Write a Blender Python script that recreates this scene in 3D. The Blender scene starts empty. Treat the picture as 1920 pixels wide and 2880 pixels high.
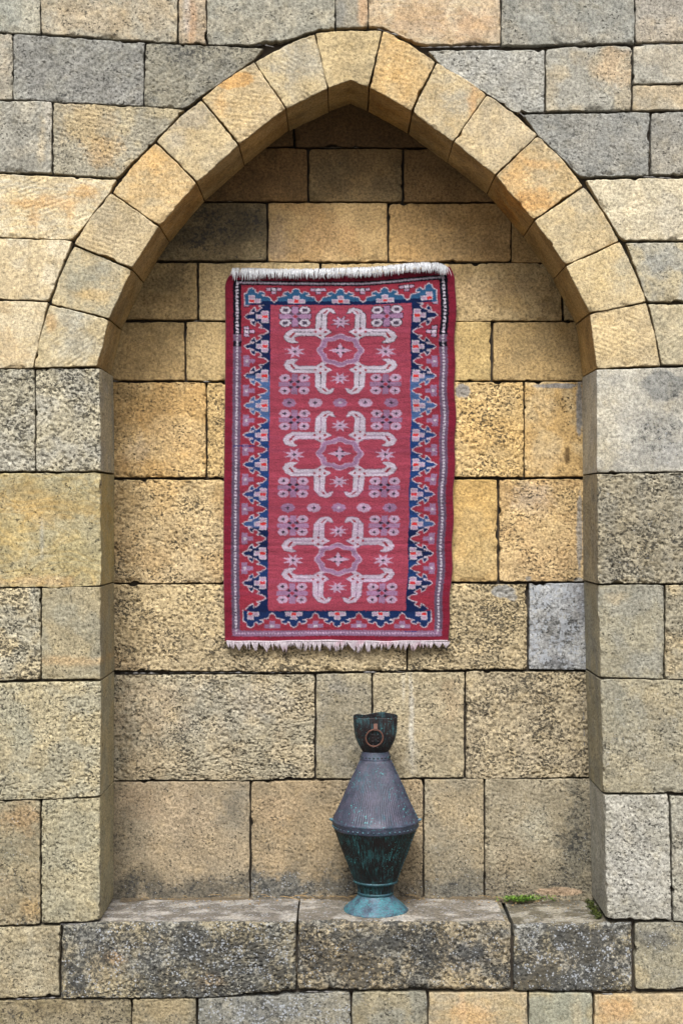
import bpy, math, random
import numpy as np
R = math.radians
random.seed(7)
rng = np.random.default_rng(11)

# ------------------------------------------------------------------ camera, sky, sun, exposure
scene = bpy.context.scene
CAM_D, CAM_Z = 4.45, 1.74          # metres in front of the wall face, eye height
cam_data = bpy.data.cameras.new('camera')
cam_data.sensor_fit = 'VERTICAL'
cam_data.sensor_height = 24.0
cam_data.lens = 24.0 * CAM_D / 2.88
cam_data.clip_start = 0.05
cam_data.clip_end = 500.0
cam = bpy.data.objects.new('camera', cam_data)
cam.location = (0, -CAM_D, CAM_Z)
cam.rotation_euler = (R(90), 0, 0)
scene.collection.objects.link(cam)
scene.camera = cam
scene.render.resolution_x, scene.render.resolution_y = 682, 1024

SUN_EL, SUN_AZ = R(50), R(-11)      # azimuth measured from straight in front of the wall, negative = left
world = bpy.data.worlds.new('World')
scene.world = world
world.use_nodes = True
wn, wl = world.node_tree.nodes, world.node_tree.links
wn.clear()
sky = wn.new('ShaderNodeTexSky')
sky.sky_type = 'NISHITA'
sky.sun_disc = False
sky.sun_elevation = SUN_EL
sky.sun_rotation = R(180) + SUN_AZ
sky.air_density = 1.0
sky.dust_density = 6.0
sky.ozone_density = 1.0
hs = wn.new('ShaderNodeHueSaturation')
hs.inputs['Saturation'].default_value = 0.35      # thin overcast: the sky is nearly white
bg = wn.new('ShaderNodeBackground')
bg.inputs['Strength'].default_value = 0.05
wo = wn.new('ShaderNodeOutputWorld')
wl.new(sky.outputs[0], hs.inputs['Color'])
wl.new(hs.outputs[0], bg.inputs['Color'])
wl.new(bg.outputs[0], wo.inputs['Surface'])

sun_data = bpy.data.lights.new('sun', 'SUN')
sun_data.energy = 1.5
sun_data.angle = R(22)
sun_data.color = (1.0, 0.97, 0.92)
sun = bpy.data.objects.new('sun', sun_data)
sun.rotation_euler = (R(90) - SUN_EL, 0, SUN_AZ)
sun.location = (-2, -6, 8)
scene.collection.objects.link(sun)

vs = scene.view_settings
vs.view_transform = 'Standard'
vs.look = 'None'
vs.gamma = 1.0
vs.exposure = 1.80
vs.use_curve_mapping = False

# ------------------------------------------------------------------ helpers
COL = scene.collection
NICHE = 0.27                        # depth of the niche


def lin(c):
    c = np.asarray(c, float) / 255.0
    return np.where(c <= 0.04045, c / 12.92, ((c + 0.055) / 1.055) ** 2.4)


ALB = 0.5                           # photographed tone -> base colour at this exposure


def dye(c, k=1.0):
    return lin(c) * ALB * k


def P(u, v, d=0.0):
    k = (CAM_D + d) / CAM_D / 1000.0
    return ((u - 960.0) * k, d, CAM_Z + (1440.0 - v) * k)


def smooth(a, b, x):
    t = np.clip((x - a) / (b - a), 0, 1)
    return t * t * (3 - 2 * t)


_perm = np.random.default_rng(3).permutation(256).astype(np.int64)
_perm = np.concatenate([_perm, _perm, _perm])
_grad = np.random.default_rng(4).normal(size=(256, 3))
_grad /= np.linalg.norm(_grad, axis=1)[:, None]


def perlin(x, y, z):
    xi, yi, zi = np.floor(x).astype(np.int64), np.floor(y).astype(np.int64), np.floor(z).astype(np.int64)
    xf, yf, zf = x - xi, y - yi, z - zi
    xi &= 255; yi &= 255; zi &= 255
    f = lambda t: t * t * t * (t * (t * 6 - 15) + 10)
    ux, uy, uz = f(xf), f(yf), f(zf)
    out = 0
    for dx in (0, 1):
        wx = ux if dx else 1 - ux
        for dy in (0, 1):
            wy = uy if dy else 1 - uy
            for dz in (0, 1):
                wz = uz if dz else 1 - uz
                h = _perm[_perm[_perm[(xi + dx) & 255] + ((yi + dy) & 255)] + ((zi + dz) & 255)]
                g = _grad[h]
                out = out + wx * wy * wz * (g[..., 0] * (xf - dx) + g[..., 1] * (yf - dy) + g[..., 2] * (zf - dz))
    return out * 1.6


def fbm(p, s, oct=3, seed=0.0):
    """p (n,3) metres, s = feature size in metres (scalar or 3)"""
    s = np.broadcast_to(np.asarray(s, float), (3,))
    out, a = 0, 1.0
    for o in range(oct):
        k = 2.0 ** o
        out = out + a * perlin(p[:, 0] / s[0] * k + seed * 13.7 + o * 5.1, p[:, 1] / s[1] * k + seed * 7.3, p[:, 2] / s[2] * k + seed * 3.9 + o * 9.7)
        a *= 0.5
    return out


def mesh_obj(name, verts, faces, mat, parent=None, smoothed=True, attrs=None):
    verts = np.asarray(verts, np.float32)
    me = bpy.data.meshes.new(name)
    if isinstance(faces, np.ndarray):
        n, k = faces.shape
        me.vertices.add(len(verts))
        me.vertices.foreach_set('co', verts.ravel())
        me.loops.add(n * k)
        me.loops.foreach_set('vertex_index', faces.astype(np.int32).ravel())
        me.polygons.add(n)
        me.polygons.foreach_set('loop_start', np.arange(0, n * k, k, dtype=np.int32))
        me.update(calc_edges=True)
    else:
        me.from_pydata([tuple(map(float, q)) for q in verts], [], faces)
        me.update()
    me.validate()
    if smoothed:
        me.polygons.foreach_set('use_smooth', np.ones(len(me.polygons), bool))
    for an, data in (attrs or {}).items():
        at = me.attributes.new(an, 'FLOAT_COLOR', 'POINT')
        at.data.foreach_set('color', np.asarray(data, np.float32).ravel())
    me.materials.append(mat)
    o = bpy.data.objects.new(name, me)
    COL.objects.link(o)
    if parent is not None:
        o.parent = parent
    return o


def empty(name, loc=(0, 0, 0), label=None, cat=None):
    o = bpy.data.objects.new(name, None)
    o.location = loc
    o.empty_display_size = 0.1
    COL.objects.link(o)
    if label:
        o['label'] = label
    if cat:
        o['category'] = cat
    return o


class N:
    """tiny node helper"""
    def __init__(self, name):
        self.m = bpy.data.materials.new(name)
        self.m.use_nodes = True
        self.t = self.m.node_tree
        self.t.nodes.clear()
        self.out = self.t.nodes.new('ShaderNodeOutputMaterial')
        self.b = self.t.nodes.new('ShaderNodeBsdfPrincipled')
        self.t.links.new(self.b.outputs[0], self.out.inputs['Surface'])
        self.tc = self.t.nodes.new('ShaderNodeTexCoord')

    def set(self, sock, val):
        if hasattr(val, 'is_output'):
            self.t.links.new(val, sock)
        elif isinstance(val, (tuple, list)) and sock.type == 'RGBA' and len(val) == 3:
            sock.default_value = (*val, 1)
        else:
            sock.default_value = val

    def bsdf(self, **kw):
        for k, v in kw.items():
            self.set(self.b.inputs[k.replace('_', ' ')], v)

    def map(self, scale=(1, 1, 1), rot=(0, 0, 0), loc=(0, 0, 0), src=None):
        n = self.t.nodes.new('ShaderNodeMapping')
        self.t.links.new(src or self.tc.outputs['Object'], n.inputs[0])
        n.inputs['Scale'].default_value = scale
        n.inputs['Rotation'].default_value = rot
        n.inputs['Location'].default_value = loc
        return n.outputs[0]

    def noise(self, scale, detail=4, rough=0.55, vec=None, dist=0.0):
        n = self.t.nodes.new('ShaderNodeTexNoise')
        self.t.links.new(vec or self.tc.outputs['Object'], n.inputs['Vector'])
        n.inputs['Scale'].default_value = scale
        n.inputs['Detail'].default_value = detail
        n.inputs['Roughness'].default_value = rough
        n.inputs['Distortion'].default_value = dist
        return n.outputs['Fac']

    def voro(self, scale, vec=None, feat='F1', out='Distance', rnd=1.0):
        n = self.t.nodes.new('ShaderNodeTexVoronoi')
        n.feature = feat
        self.t.links.new(vec or self.tc.outputs['Object'], n.inputs['Vector'])
        n.inputs['Scale'].default_value = scale
        n.inputs['Randomness'].default_value = rnd
        return n.outputs[out]

    def math(self, op, a, b=0.0, c=None, clamp=False):
        n = self.t.nodes.new('ShaderNodeMath')
        n.operation = op
        n.use_clamp = clamp
        self.set(n.inputs[0], a); self.set(n.inputs[1], b)
        if c is not None:
            self.set(n.inputs[2], c)
        return n.outputs[0]

    def ramp(self, x, a, b, lo=0.0, hi=1.0):
        n = self.t.nodes.new('ShaderNodeMapRange')
        n.interpolation_type = 'SMOOTHSTEP'
        self.set(n.inputs['Value'], x); self.set(n.inputs['From Min'], a); self.set(n.inputs['From Max'], b)
        self.set(n.inputs['To Min'], lo); self.set(n.inputs['To Max'], hi)
        return n.outputs[0]

    def mix(self, f, a, b, mode='MIX'):
        n = self.t.nodes.new('ShaderNodeMix')
        n.data_type = 'RGBA'
        n.blend_type = mode
        self.set(n.inputs[0], f); self.set(n.inputs[6], a); self.set(n.inputs[7], b)
        return n.outputs[2]

    def attr(self, name):
        n = self.t.nodes.new('ShaderNodeAttribute')
        n.attribute_name = name
        return n

    def sep(self, col):
        n = self.t.nodes.new('ShaderNodeSeparateColor')
        self.t.links.new(col, n.inputs[0])
        return n.outputs

    def val(self, f):
        """scalar to grey colour for multiply mixes"""
        n = self.t.nodes.new('ShaderNodeCombineColor')
        for i in range(3):
            self.set(n.inputs[i], f)
        return n.outputs[0]

    def bump(self, h, strength=0.5, dist=0.003, normal=None):
        n = self.t.nodes.new('ShaderNodeBump')
        n.inputs['Strength'].default_value = strength
        n.inputs['Distance'].default_value = dist
        self.t.links.new(h, n.inputs['Height'])
        if normal:
            self.t.links.new(normal, n.inputs['Normal'])
        return n.outputs[0]


# ------------------------------------------------------------------ stone material (colour comes from each stone's own attributes)
def make_stone_mat():
    n = N('weathered_stone')
    col, fx = n.attr('Col'), n.attr('fx')
    f = n.sep(fx.outputs['Color'])
    pore, dark, white, iron = f[0], f[1], f[2], fx.outputs['Alpha']
    c = col.outputs['Color']
    # slow drift and grain
    drift = n.noise(14, 4, 0.6)
    c = n.mix(1.0, c, n.val(n.ramp(drift, 0.3, 0.7, 0.84, 1.14)), 'MULTIPLY')
    # warm / cool mineral drift
    hue = n.noise(26, 4, 0.65, n.map(loc=(3.1, 1.7, 8.2)))
    c = n.mix(n.ramp(hue, 0.5, 0.72, 0, 0.28), c, n.mix(1.0, c, (1.06, 0.96, 0.74), 'MULTIPLY'))
    c = n.mix(n.ramp(hue, 0.48, 0.3, 0, 0.4), c, n.mix(1.0, c, (0.93, 0.96, 1.0), 'MULTIPLY'))
    # iron bands
    band = n.noise(7, 3, 0.5, n.map(scale=(1, 1, 2.6), rot=(0, R(25), 0)), 1.6)
    bandm = n.math('MULTIPLY', n.ramp(n.math('ABSOLUTE', n.math('SUBTRACT', band, 0.52)), 0.09, 0.0), iron)
    c = n.mix(n.math('MULTIPLY', bandm, 0.75, clamp=True), c, n.mix(1.0, c, (1.04, 0.88, 0.60), 'MULTIPLY'))
    grain = n.noise(130, 4, 0.82)
    gamp = n.math('ADD', 0.56, n.math('MULTIPLY', pore, 0.34))
    gv = n.math('ADD', 1.0, n.math('MULTIPLY', n.math('SUBTRACT', grain, 0.48), n.math('MULTIPLY', gamp, 6.0)))
    c = n.mix(1.0, c, n.val(n.math('MAXIMUM', gv, 0.22)), 'MULTIPLY')
    # scattered dark grains in every stone
    sp = n.math('MULTIPLY', n.ramp(n.noise(150, 2, 0.6, n.map(loc=(7, 3, 1))), 0.62, 0.70), n.ramp(n.noise(9, 3, 0.6, n.map(loc=(2, 8, 4))), 0.36, 0.62))
    c = n.mix(n.math('MULTIPLY', sp, 0.6), c, (0.03, 0.028, 0.026))
    # shell pores, a little flattened along the bed
    pv = n.map(scale=(0.85, 0.9, 1.1))
    p1 = n.noise(140, 1.5, 0.5, pv)
    p2 = n.noise(24, 2, 0.6, pv)
    ps = n.math('ADD', p1, n.math('MULTIPLY', n.math('SUBTRACT', p2, 0.5), 0.32))
    pt = n.math('SUBTRACT', 0.70, n.math('MULTIPLY', pore, 0.145))
    pm = n.ramp(ps, pt, n.math('ADD', pt, 0.05))
    pm = n.math('MULTIPLY', pm, n.ramp(pore, 0.0, 0.2))
    c = n.mix(n.math('MULTIPLY', pm, 0.76), c, (0.016, 0.015, 0.013))  # near-black put into the pore colour for the shade inside the pits
    # black crust lichen
    d1 = n.noise(85, 4, 0.72, n.map(loc=(9, 4, 2)))
    d2 = n.noise(11, 3, 0.6, n.map(loc=(1, 6, 5)))
    ds = n.math('ADD', n.math('MULTIPLY', d1, 0.72), n.math('MULTIPLY', d2, 0.28))
    dm = n.ramp(ds, n.math('SUBTRACT', 0.66, n.math('MULTIPLY', dark, 0.22)), n.math('SUBTRACT', 0.74, n.math('MULTIPLY', dark, 0.22)))
    dm = n.math('MULTIPLY', dm, n.ramp(dark, 0.0, 0.15))
    c = n.mix(n.math('MULTIPLY', dm, 0.8), c, (0.026, 0.027, 0.027))
    # pale crust lichen, small rosettes
    wv = n.voro(135, n.map(loc=(2, 2, 2)))
    wn2 = n.noise(34, 2, 0.6, n.map(loc=(5, 9, 1)))
    wr = n.math('MULTIPLY', n.ramp(wn2, 0.36, 0.62), n.math('ADD', 0.12, n.math('MULTIPLY', white, 0.55)))
    wr = n.math('ADD', wr, n.math('MULTIPLY', n.math('SUBTRACT', n.noise(160, 1, 0.6), 0.5), 0.25))
    wm = n.ramp(wv, wr, n.math('SUBTRACT', wr, 0.10))
    wm = n.math('MULTIPLY', wm, n.ramp(white, 0.0, 0.12))
    c = n.mix(n.math('MULTIPLY', wm, 0.7), c, (0.29, 0.31, 0.34))
    # relief
    h = n.math('SUBTRACT', grain, n.math('MULTIPLY', pm, 0.9))
    n.bsdf(Base_Color=c, Roughness=0.92, Normal=n.bump(h, 0.85, 0.0035))
    n.b.inputs['Specular IOR Level'].default_value = 0.25
    return n.m


def make_simple(name, c1, c2, scale=40, rough=0.9, bump=0.4, bdist=0.003):
    n = N(name)
    a = n.noise(scale, 6, 0.65)
    c = n.mix(n.ramp(a, 0.35, 0.65), tuple(dye(c1)), tuple(dye(c2)))
    g = n.noise(scale * 9, 3, 0.6)
    c = n.mix(1.0, c, n.val(n.ramp(g, 0.25, 0.75, 0.75, 1.22)), 'MULTIPLY')
    n.bsdf(Base_Color=c, Roughness=rough, Normal=n.bump(n.math('ADD', g, a), bump, bdist))
    return n.m


STONE = make_stone_mat()
MORTAR = make_simple('lime_mortar', (72, 65, 57), (98, 88, 76), 30)
POINT = make_simple('old_pointing', (112, 102, 88), (140, 129, 112), 60)
SMEAR = make_simple('cement_repair', (128, 126, 126), (152, 149, 146), 60)
# ------------------------------------------------------------------ ground
def make_ground():
    n = N('paving')
    b = n.noise(2.2, 5, 0.6)
    c = n.mix(n.ramp(b, 0.35, 0.65), tuple(lin((92, 86, 76))), tuple(lin((112, 104, 92))))
    g = n.noise(90, 5, 0.7)
    c = n.mix(1.0, c, n.val(n.ramp(g, 0.3, 0.7, 0.75, 1.2)), 'MULTIPLY')
    n.bsdf(Base_Color=c, Roughness=0.9, Normal=n.bump(g, 0.4, 0.004))
    v = [(-200, -200, 0), (200, -200, 0), (200, 200, 0), (-200, 200, 0)]
    o = mesh_obj('ground', v, [(0, 1, 2, 3)], n.m, smoothed=False)
    o['kind'] = 'structure'


make_ground()

# ------------------------------------------------------------------ the wall, stone by stone
wall = empty('stone_wall', (0, 0, 0), 'weathered sandstone block wall with a pointed arch niche and a stone sill', 'wall')
wall['kind'] = 'thing'

# soft-edged marks of the stone itself, and in BACK_MARKS some painted shade: (u, v, ru, rv, colour, strength, add_dark, add_white)
FRONT_MARKS = [
    (1190, 60, 120, 40, (198, 160, 116), .5, 0, 0), (1330, 70, 60, 40, (205, 160, 110), .5, 0, 0),
    (540, 60, 14, 60, (196, 150, 108), .6, 0, 0), (525, 30, 8, 60, (200, 195, 190), .5, 0, 0),
    (1020, 30, 14, 60, (215, 165, 110), .7, 0, 0), (955, 40, 22, 50, (120, 122, 122), .7, .2, 0),
    (260, 55, 130, 45, (196, 170, 130), .5, 0, 0), (430, 40, 70, 60, (196, 172, 135), .5, 0, 0),
    (20, 30, 60, 45, (165, 168, 160), .4, 0, .1), (115, 40, 10, 40, (215, 170, 110), .6, 0, 0),
    (1720, 190, 50, 50, (205, 165, 115), .5, 0, 0), (250, 340, 80, 60, (205, 172, 115), .5, .1, 0),
    (290, 430, 60, 40, (196, 155, 92), .6, .1, 0), (140, 330, 14, 60, (215, 205, 190), .6, 0, 0), (120, 400, 12, 70, (212, 190, 150), .6, 0, 0),
    (130, 570, 120, 16, (214, 165, 92), .7, 0, 0), (235, 540, 40, 18, (214, 165, 92), .7, 0, 0), (95, 615, 16, 30, (214, 165, 92), .6, 0, 0),
    (200, 590, 12, 50, (214, 170, 105), .6, 0, 0), (40, 520, 60, 30, (190, 188, 178), .4, 0, 0),
    (660, 225, 60, 28, (214, 160, 78), .8, 0, 0), (620, 300, 18, 30, (214, 165, 90), .6, 0, 0), (765, 350, 30, 14, (214, 160, 100), .5, 0, 0),
    (420, 455, 60, 40, (220, 172, 92), .7, 0, 0), (400, 540, 70, 20, (216, 180, 120), .5, 0, 0),
    (540, 330, 40, 40, (150, 150, 150), .45, .2, 0), (500, 390, 30, 30, (150, 150, 148), .4, .15, 0),
    (850, 190, 60, 70, (170, 168, 160), .6, .08, 0), (870, 240, 40, 30, (205, 175, 110), .6, 0, 0),
    (240, 780, 60, 80, (150, 150, 135), .6, .2, 0), (300, 760, 40, 60, (168, 165, 150), .5, .1, 0), (190, 900, 40, 40, (165, 168, 165), .5, .1, 0),
    (215, 960, 60, 50, (176, 175, 165), .5, 0, 0), (148, 910, 18, 22, (216, 165, 85), .6, 0, 0), (250, 830, 60, 16, (214, 175, 100), .6, 0, 0),
    (280, 600, 50, 40, (160, 155, 140), .45, .15, 0),
    (1120, 190, 60, 90, (214, 168, 88), .55, 0, 0), (1060, 270, 40, 30, (216, 160, 70), .7, 0, 0), (1290, 290, 50, 40, (182, 176, 160), .5, 0, 0),
    (1330, 300, 14, 60, (216, 160, 90), .7, 0, 0), (1350, 270, 30, 14, (220, 170, 95), .6, 0, 0),
    (1450, 500, 40, 60, (220, 165, 80), .6, 0, 0), (1500, 560, 60, 30, (220, 160, 70), .75, 0, 0), (1520, 465, 50, 12, (220, 165, 85), .6, 0, 0),
    (1690, 590, 30, 50, (140, 140, 132), .5, .25, 0), (1640, 560, 40, 40, (172, 165, 150), .4, .1, 0),
    (1690, 780, 40, 40, (214, 185, 120), .5, 0, 0), (1760, 760, 40, 60, (188, 182, 160), .5, 0, 0), (1720, 960, 60, 60, (220, 190, 130), .5, 0, 0),
    (1850, 740, 60, 40, (150, 152, 150), .6, .1, 0), (1880, 600, 50, 60, (190, 182, 168), .5, .2, 0),
    # big smooth pale block right of the niche
    (1760, 1100, 90, 60, (196, 190, 176), .7, 0, 0), (1860, 1085, 60, 50, (138, 138, 136), .9, .55, 0), (1850, 1230, 80, 60, (146, 146, 144), .75, .6, .3), (1700, 1180, 40, 120, (200, 190, 168), .75, 0, 0),
    (1890, 1290, 50, 40, (170, 168, 165), .6, .2, .3), (1700, 1280, 40, 40, (190, 178, 150), .6, 0, 0), (1780, 1230, 50, 30, (192, 188, 178), .5, 0, 0),
    # left jamb
    (120, 1420, 150, 45, (196, 158, 82), .7, 0, 0), (60, 1390, 60, 40, (165, 145, 95), .5, .1, 0), (200, 1400, 70, 50, (150, 145, 110), .5, .15, 0),
    (30, 1500, 60, 40, (190, 165, 100), .5, 0, 0), (118, 1540, 5, 60, (185, 185, 180), .6, 0, 0), (190, 1560, 90, 60, (172, 160, 112), .5, .1, 0), (100, 1635, 160, 14, (198, 162, 110), .7, 0, 0),
    (200, 1860, 90, 14, (198, 160, 105), .6, 0, 0), (160, 1700, 60, 40, (146, 142, 122), .5, .1, 0), (230, 1890, 60, 20, (150, 145, 125), .5, .1, 0),
    (50, 2050, 60, 60, (150, 150, 130), .4, .1, .1), (20, 2480, 24, 24, (190, 165, 125), .6, 0, 0), (30, 2430, 60, 60, (140, 135, 112), .5, .2, .15), (90, 2550, 30, 30, (190, 150, 80), .5, .1, .2),
    (70, 2450, 40, 30, (178, 155, 110), .5, 0, 0), (60, 2300, 60, 40, (185, 142, 85), .5, .1, .2), (90, 2700, 40, 90, (182, 172, 145), .5, 0, 0), (30, 2640, 40, 40, (190, 172, 130), .5, 0, 0),
    # sill
    (300, 2650, 80, 40, (120, 122, 124), .6, .25, .2), (290, 2720, 60, 50, (170, 145, 95), .5, .1, 0), (330, 2690, 26, 20, (198, 150, 92), .5, 0, 0), (430, 2680, 26, 60, (140, 140, 138), .7, .05, 0),
    (510, 2750, 70, 30, (176, 165, 140), .5, .05, .1), (540, 2660, 60, 40, (110, 112, 114), .6, .3, .3), (640, 2700, 90, 60, (120, 118, 110), .5, .35, .3), (590, 2760, 40, 20, (190, 150, 90), .5, .1, 0),
    (760, 2690, 60, 60, (125, 122, 115), .5, .25, .2), (900, 2680, 70, 60, (160, 140, 105), .5, .2, .1), (1000, 2720, 80, 50, (180, 155, 108), .6, .2, 0), (1150, 2660, 80, 40, (115, 112, 105), .6, .3, .1),
    (1290, 2740, 34, 30, (196, 170, 120), .7, 0, 0), (1310, 2690, 50, 50, (110, 112, 118), .6, .3, .1), (1400, 2700, 40, 70, (170, 150, 115), .4, .2, .2), (1080, 2610, 260, 14, (175, 160, 130), .5, 0, .1),
    (1560, 2700, 70, 30, (176, 158, 122), .6, .1, .3), (1480, 2760, 40, 20, (160, 138, 90), .6, .2, 0), (1650, 2640, 110, 40, (120, 122, 125), .5, .3, .3), (1620, 2750, 60, 20, (90, 90, 90), .5, .3, .3), (1720, 2700, 60, 60, (165, 158, 145), .5, .1, .3),
    (1850, 2640, 70, 24, (95, 95, 95), .6, .4, .3), (1850, 2720, 60, 50, (170, 160, 130), .5, .05, 0), (1800, 2750, 30, 30, (185, 165, 120), .5, 0, 0),
    (130, 2830, 150, 30, (130, 112, 82), .5, .25, 0), (460, 2840, 80, 40, (165, 142, 98), .5, .15, 0), (740, 2840, 140, 50, (125, 127, 128), .6, .3, .5), (560, 2830, 30, 40, (120, 120, 112), .5, .2, .2),
    (1340, 2860, 60, 40, (214, 165, 95), .6, 0, 0), (1300, 2830, 10, 60, (220, 180, 130), .6, 0, 0), (1420, 2850, 40, 40, (180, 165, 128), .5, .05, 0), (1560, 2840, 60, 60, (150, 150, 130), .6, .1, 0), (1620, 2850, 14, 60, (190, 170, 130), .5, 0, 0), (1730, 2840, 50, 40, (214, 160, 88), .6, 0, 0),
    (1780, 2460, 80, 90, (168, 166, 162), .5, .05, .05), (1800, 2120, 100, 80, (165, 155, 130), .5, .1, .15), (1740, 1740, 60, 60, (152, 148, 132), .4, .1, .1), (1740, 1680, 30, 16, (185, 165, 128), .6, 0, .2),
    (1740, 2010, 60, 60, (140, 138, 122), .5, .2, .2), (1860, 1980, 50, 40, (178, 160, 122), .5, 0, .1), (1800, 1520, 110, 100, (140, 128, 102), .4, .15, .12),
]
BACK_MARKS = [  # upper marks mix patina with painted shade under the arch
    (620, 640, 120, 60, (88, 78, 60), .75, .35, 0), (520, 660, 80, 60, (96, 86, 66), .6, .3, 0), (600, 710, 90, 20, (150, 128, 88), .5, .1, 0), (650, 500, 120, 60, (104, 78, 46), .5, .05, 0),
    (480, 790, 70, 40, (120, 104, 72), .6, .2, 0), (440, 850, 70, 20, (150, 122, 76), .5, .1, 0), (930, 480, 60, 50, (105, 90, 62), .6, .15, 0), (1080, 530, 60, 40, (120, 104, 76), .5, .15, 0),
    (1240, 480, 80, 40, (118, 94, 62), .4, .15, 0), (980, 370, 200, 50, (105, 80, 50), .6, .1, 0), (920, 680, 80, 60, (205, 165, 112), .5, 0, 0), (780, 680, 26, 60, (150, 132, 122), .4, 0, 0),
    (1350, 610, 80, 40, (150, 116, 70), .5, .1, 0), (1400, 690, 60, 40, (168, 136, 92), .5, .1, 0), (1160, 710, 50, 20, (205, 160, 92), .5, 0, 0), (1380, 810, 120, 30, (190, 160, 118), .5, 0, .06), (1490, 760, 80, 20, (190, 170, 130), .4, 0, 0),
    (1560, 830, 40, 40, (130, 105, 65), .6, .25, 0), (1340, 960, 50, 60, (206, 172, 105), .5, 0, 0),
    (360, 1110, 60, 40, (130, 105, 62), .6, .25, 0), (420, 1180, 70, 40, (168, 130, 75), .5, .1, 0), (480, 1240, 120, 60, (205, 175, 125), .5, 0, 0), (400, 1270, 40, 50, (165, 150, 130), .5, .05, .1), (340, 1310, 24, 24, (150, 112, 62), .5, .1, 0),
    (1300, 1098, 22, 22, (152, 146, 142), .95, 0, 0), (1560, 1085, 60, 8, (150, 148, 150), .9, 0, 0), (1628, 1150, 9, 90, (140, 138, 138), .9, 0, 0), (1530, 1150, 30, 50, (212, 190, 150), .5, 0, 0), (1595, 1280, 9, 26, (88, 62, 28), .85, 0, 0), (1530, 1290, 40, 40, (214, 188, 145), .5, 0, 0),
    (1360, 1220, 60, 50, (224, 182, 112), .5, 0, 0), (1330, 1380, 60, 40, (212, 168, 88), .5, 0, 0), (1350, 1560, 60, 40, (200, 172, 110), .5, .05, 0), (1330, 1610, 60, 20, (168, 145, 92), .5, .1, 0),
    (1500, 1400, 60, 40, (178, 168, 160), .5, .05, .1), (1540, 1500, 90, 70, (224, 190, 130), .5, 0, 0), (1628, 1500, 8, 130, (150, 146, 142), .8, 0, 0), (1626, 1632, 14, 8, (150, 146, 142), .9, 0, 0), (1485, 1628, 8, 8, (150, 146, 142), .8, 0, 0),
    (370, 1440, 70, 60, (165, 138, 92), .6, .25, 0), (350, 1540, 50, 40, (158, 126, 78), .5, .15, 0), (540, 1500, 120, 80, (206, 180, 132), .5, 0, 0),  # left-edge marks include painted shade beside the jamb
    (1415, 1662, 36, 18, (150, 148, 146), .95, 0, 0), (1440, 1680, 16, 10, (150, 148, 146), .8, 0, 0), (380, 1800, 70, 60, (172, 145, 92), .5, .1, 0), (370, 1870, 60, 20, (165, 130, 80), .6, .1, 0), (640, 1860, 200, 40, (170, 150, 112), .5, .15, .05),
    (1560, 1680, 50, 40, (196, 200, 208), .7, .1, .6), (1560, 1780, 60, 50, (112, 112, 116), .6, .45, .4), (1560, 1850, 50, 30, (110, 112, 118), .5, .4, .45),
    (600, 2000, 120, 80, (172, 166, 150), .5, .12, .05), (420, 2010, 80, 70, (172, 142, 100), .5, .1, 0), (740, 1980, 90, 40, (166, 156, 140), .5, .15, 0), (400, 2150, 60, 50, (165, 138, 92), .5, .2, 0), (960, 2040, 60, 130, (142, 132, 112), .4, .15, .08), (930, 1920, 50, 30, (150, 146, 140), .4, .1, .1),
    (1156, 2020, 7, 150, (205, 198, 185), .75, 0, 0), (1134, 1930, 5, 60, (200, 192, 175), .5, 0, 0), (1158, 2130, 20, 60, (186, 178, 158), .4, .05, 0), (1270, 1970, 40, 60, (196, 160, 105), .5, .05, 0), (1250, 2100, 30, 60, (165, 145, 108), .5, .1, 0),
    (1480, 1970, 120, 40, (176, 155, 112), .4, .2, 0),
    (520, 2290, 80, 90, (188, 160, 120), .55, 0, 0), (400, 2250, 70, 50, (170, 138, 98), .5, .05, 0), (660, 2280, 40, 80, (122, 118, 106), .6, .25, .05), (400, 2460, 80, 40, (112, 100, 76), .6, .35, .05), (560, 2400, 120, 60, (170, 145, 105), .4, .1, .05),
    (520, 2510, 220, 26, (98, 92, 80), .7, .4, .15), (800, 2500, 110, 36, (120, 118, 112), .75, .3, .3), (960, 2490, 60, 40, (92, 90, 84), .7, .35, .2), (900, 2330, 110, 60, (176, 146, 95), .5, .1, .05), (780, 2280, 60, 50, (186, 150, 98), .5, .05, 0), (1130, 2440, 60, 60, (130, 108, 70), .5, .25, 0),  # the brown patch right of the jar paints in its shadow
    (1280, 2290, 60, 40, (192, 165, 115), .6, 0, 0), (1270, 2430, 80, 70, (140, 132, 112), .6, .2, .12), (1280, 2510, 80, 24, (110, 106, 96), .7, .3, .2), (1500, 2330, 50, 60, (176, 172, 150), .5, .05, .05), (1610, 2300, 40, 60, (120, 114, 96), .5, .3, .05), (1620, 2420, 40, 90, (110, 106, 92), .6, .35, .1),
    (1450, 2420, 70, 60, (160, 135, 95), .5, .15, 0), (1440, 2500, 90, 20, (140, 120, 88), .5, .2, .05), (1570, 2508, 70, 12, (205, 165, 120), .85, 0, 0),
]


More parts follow.
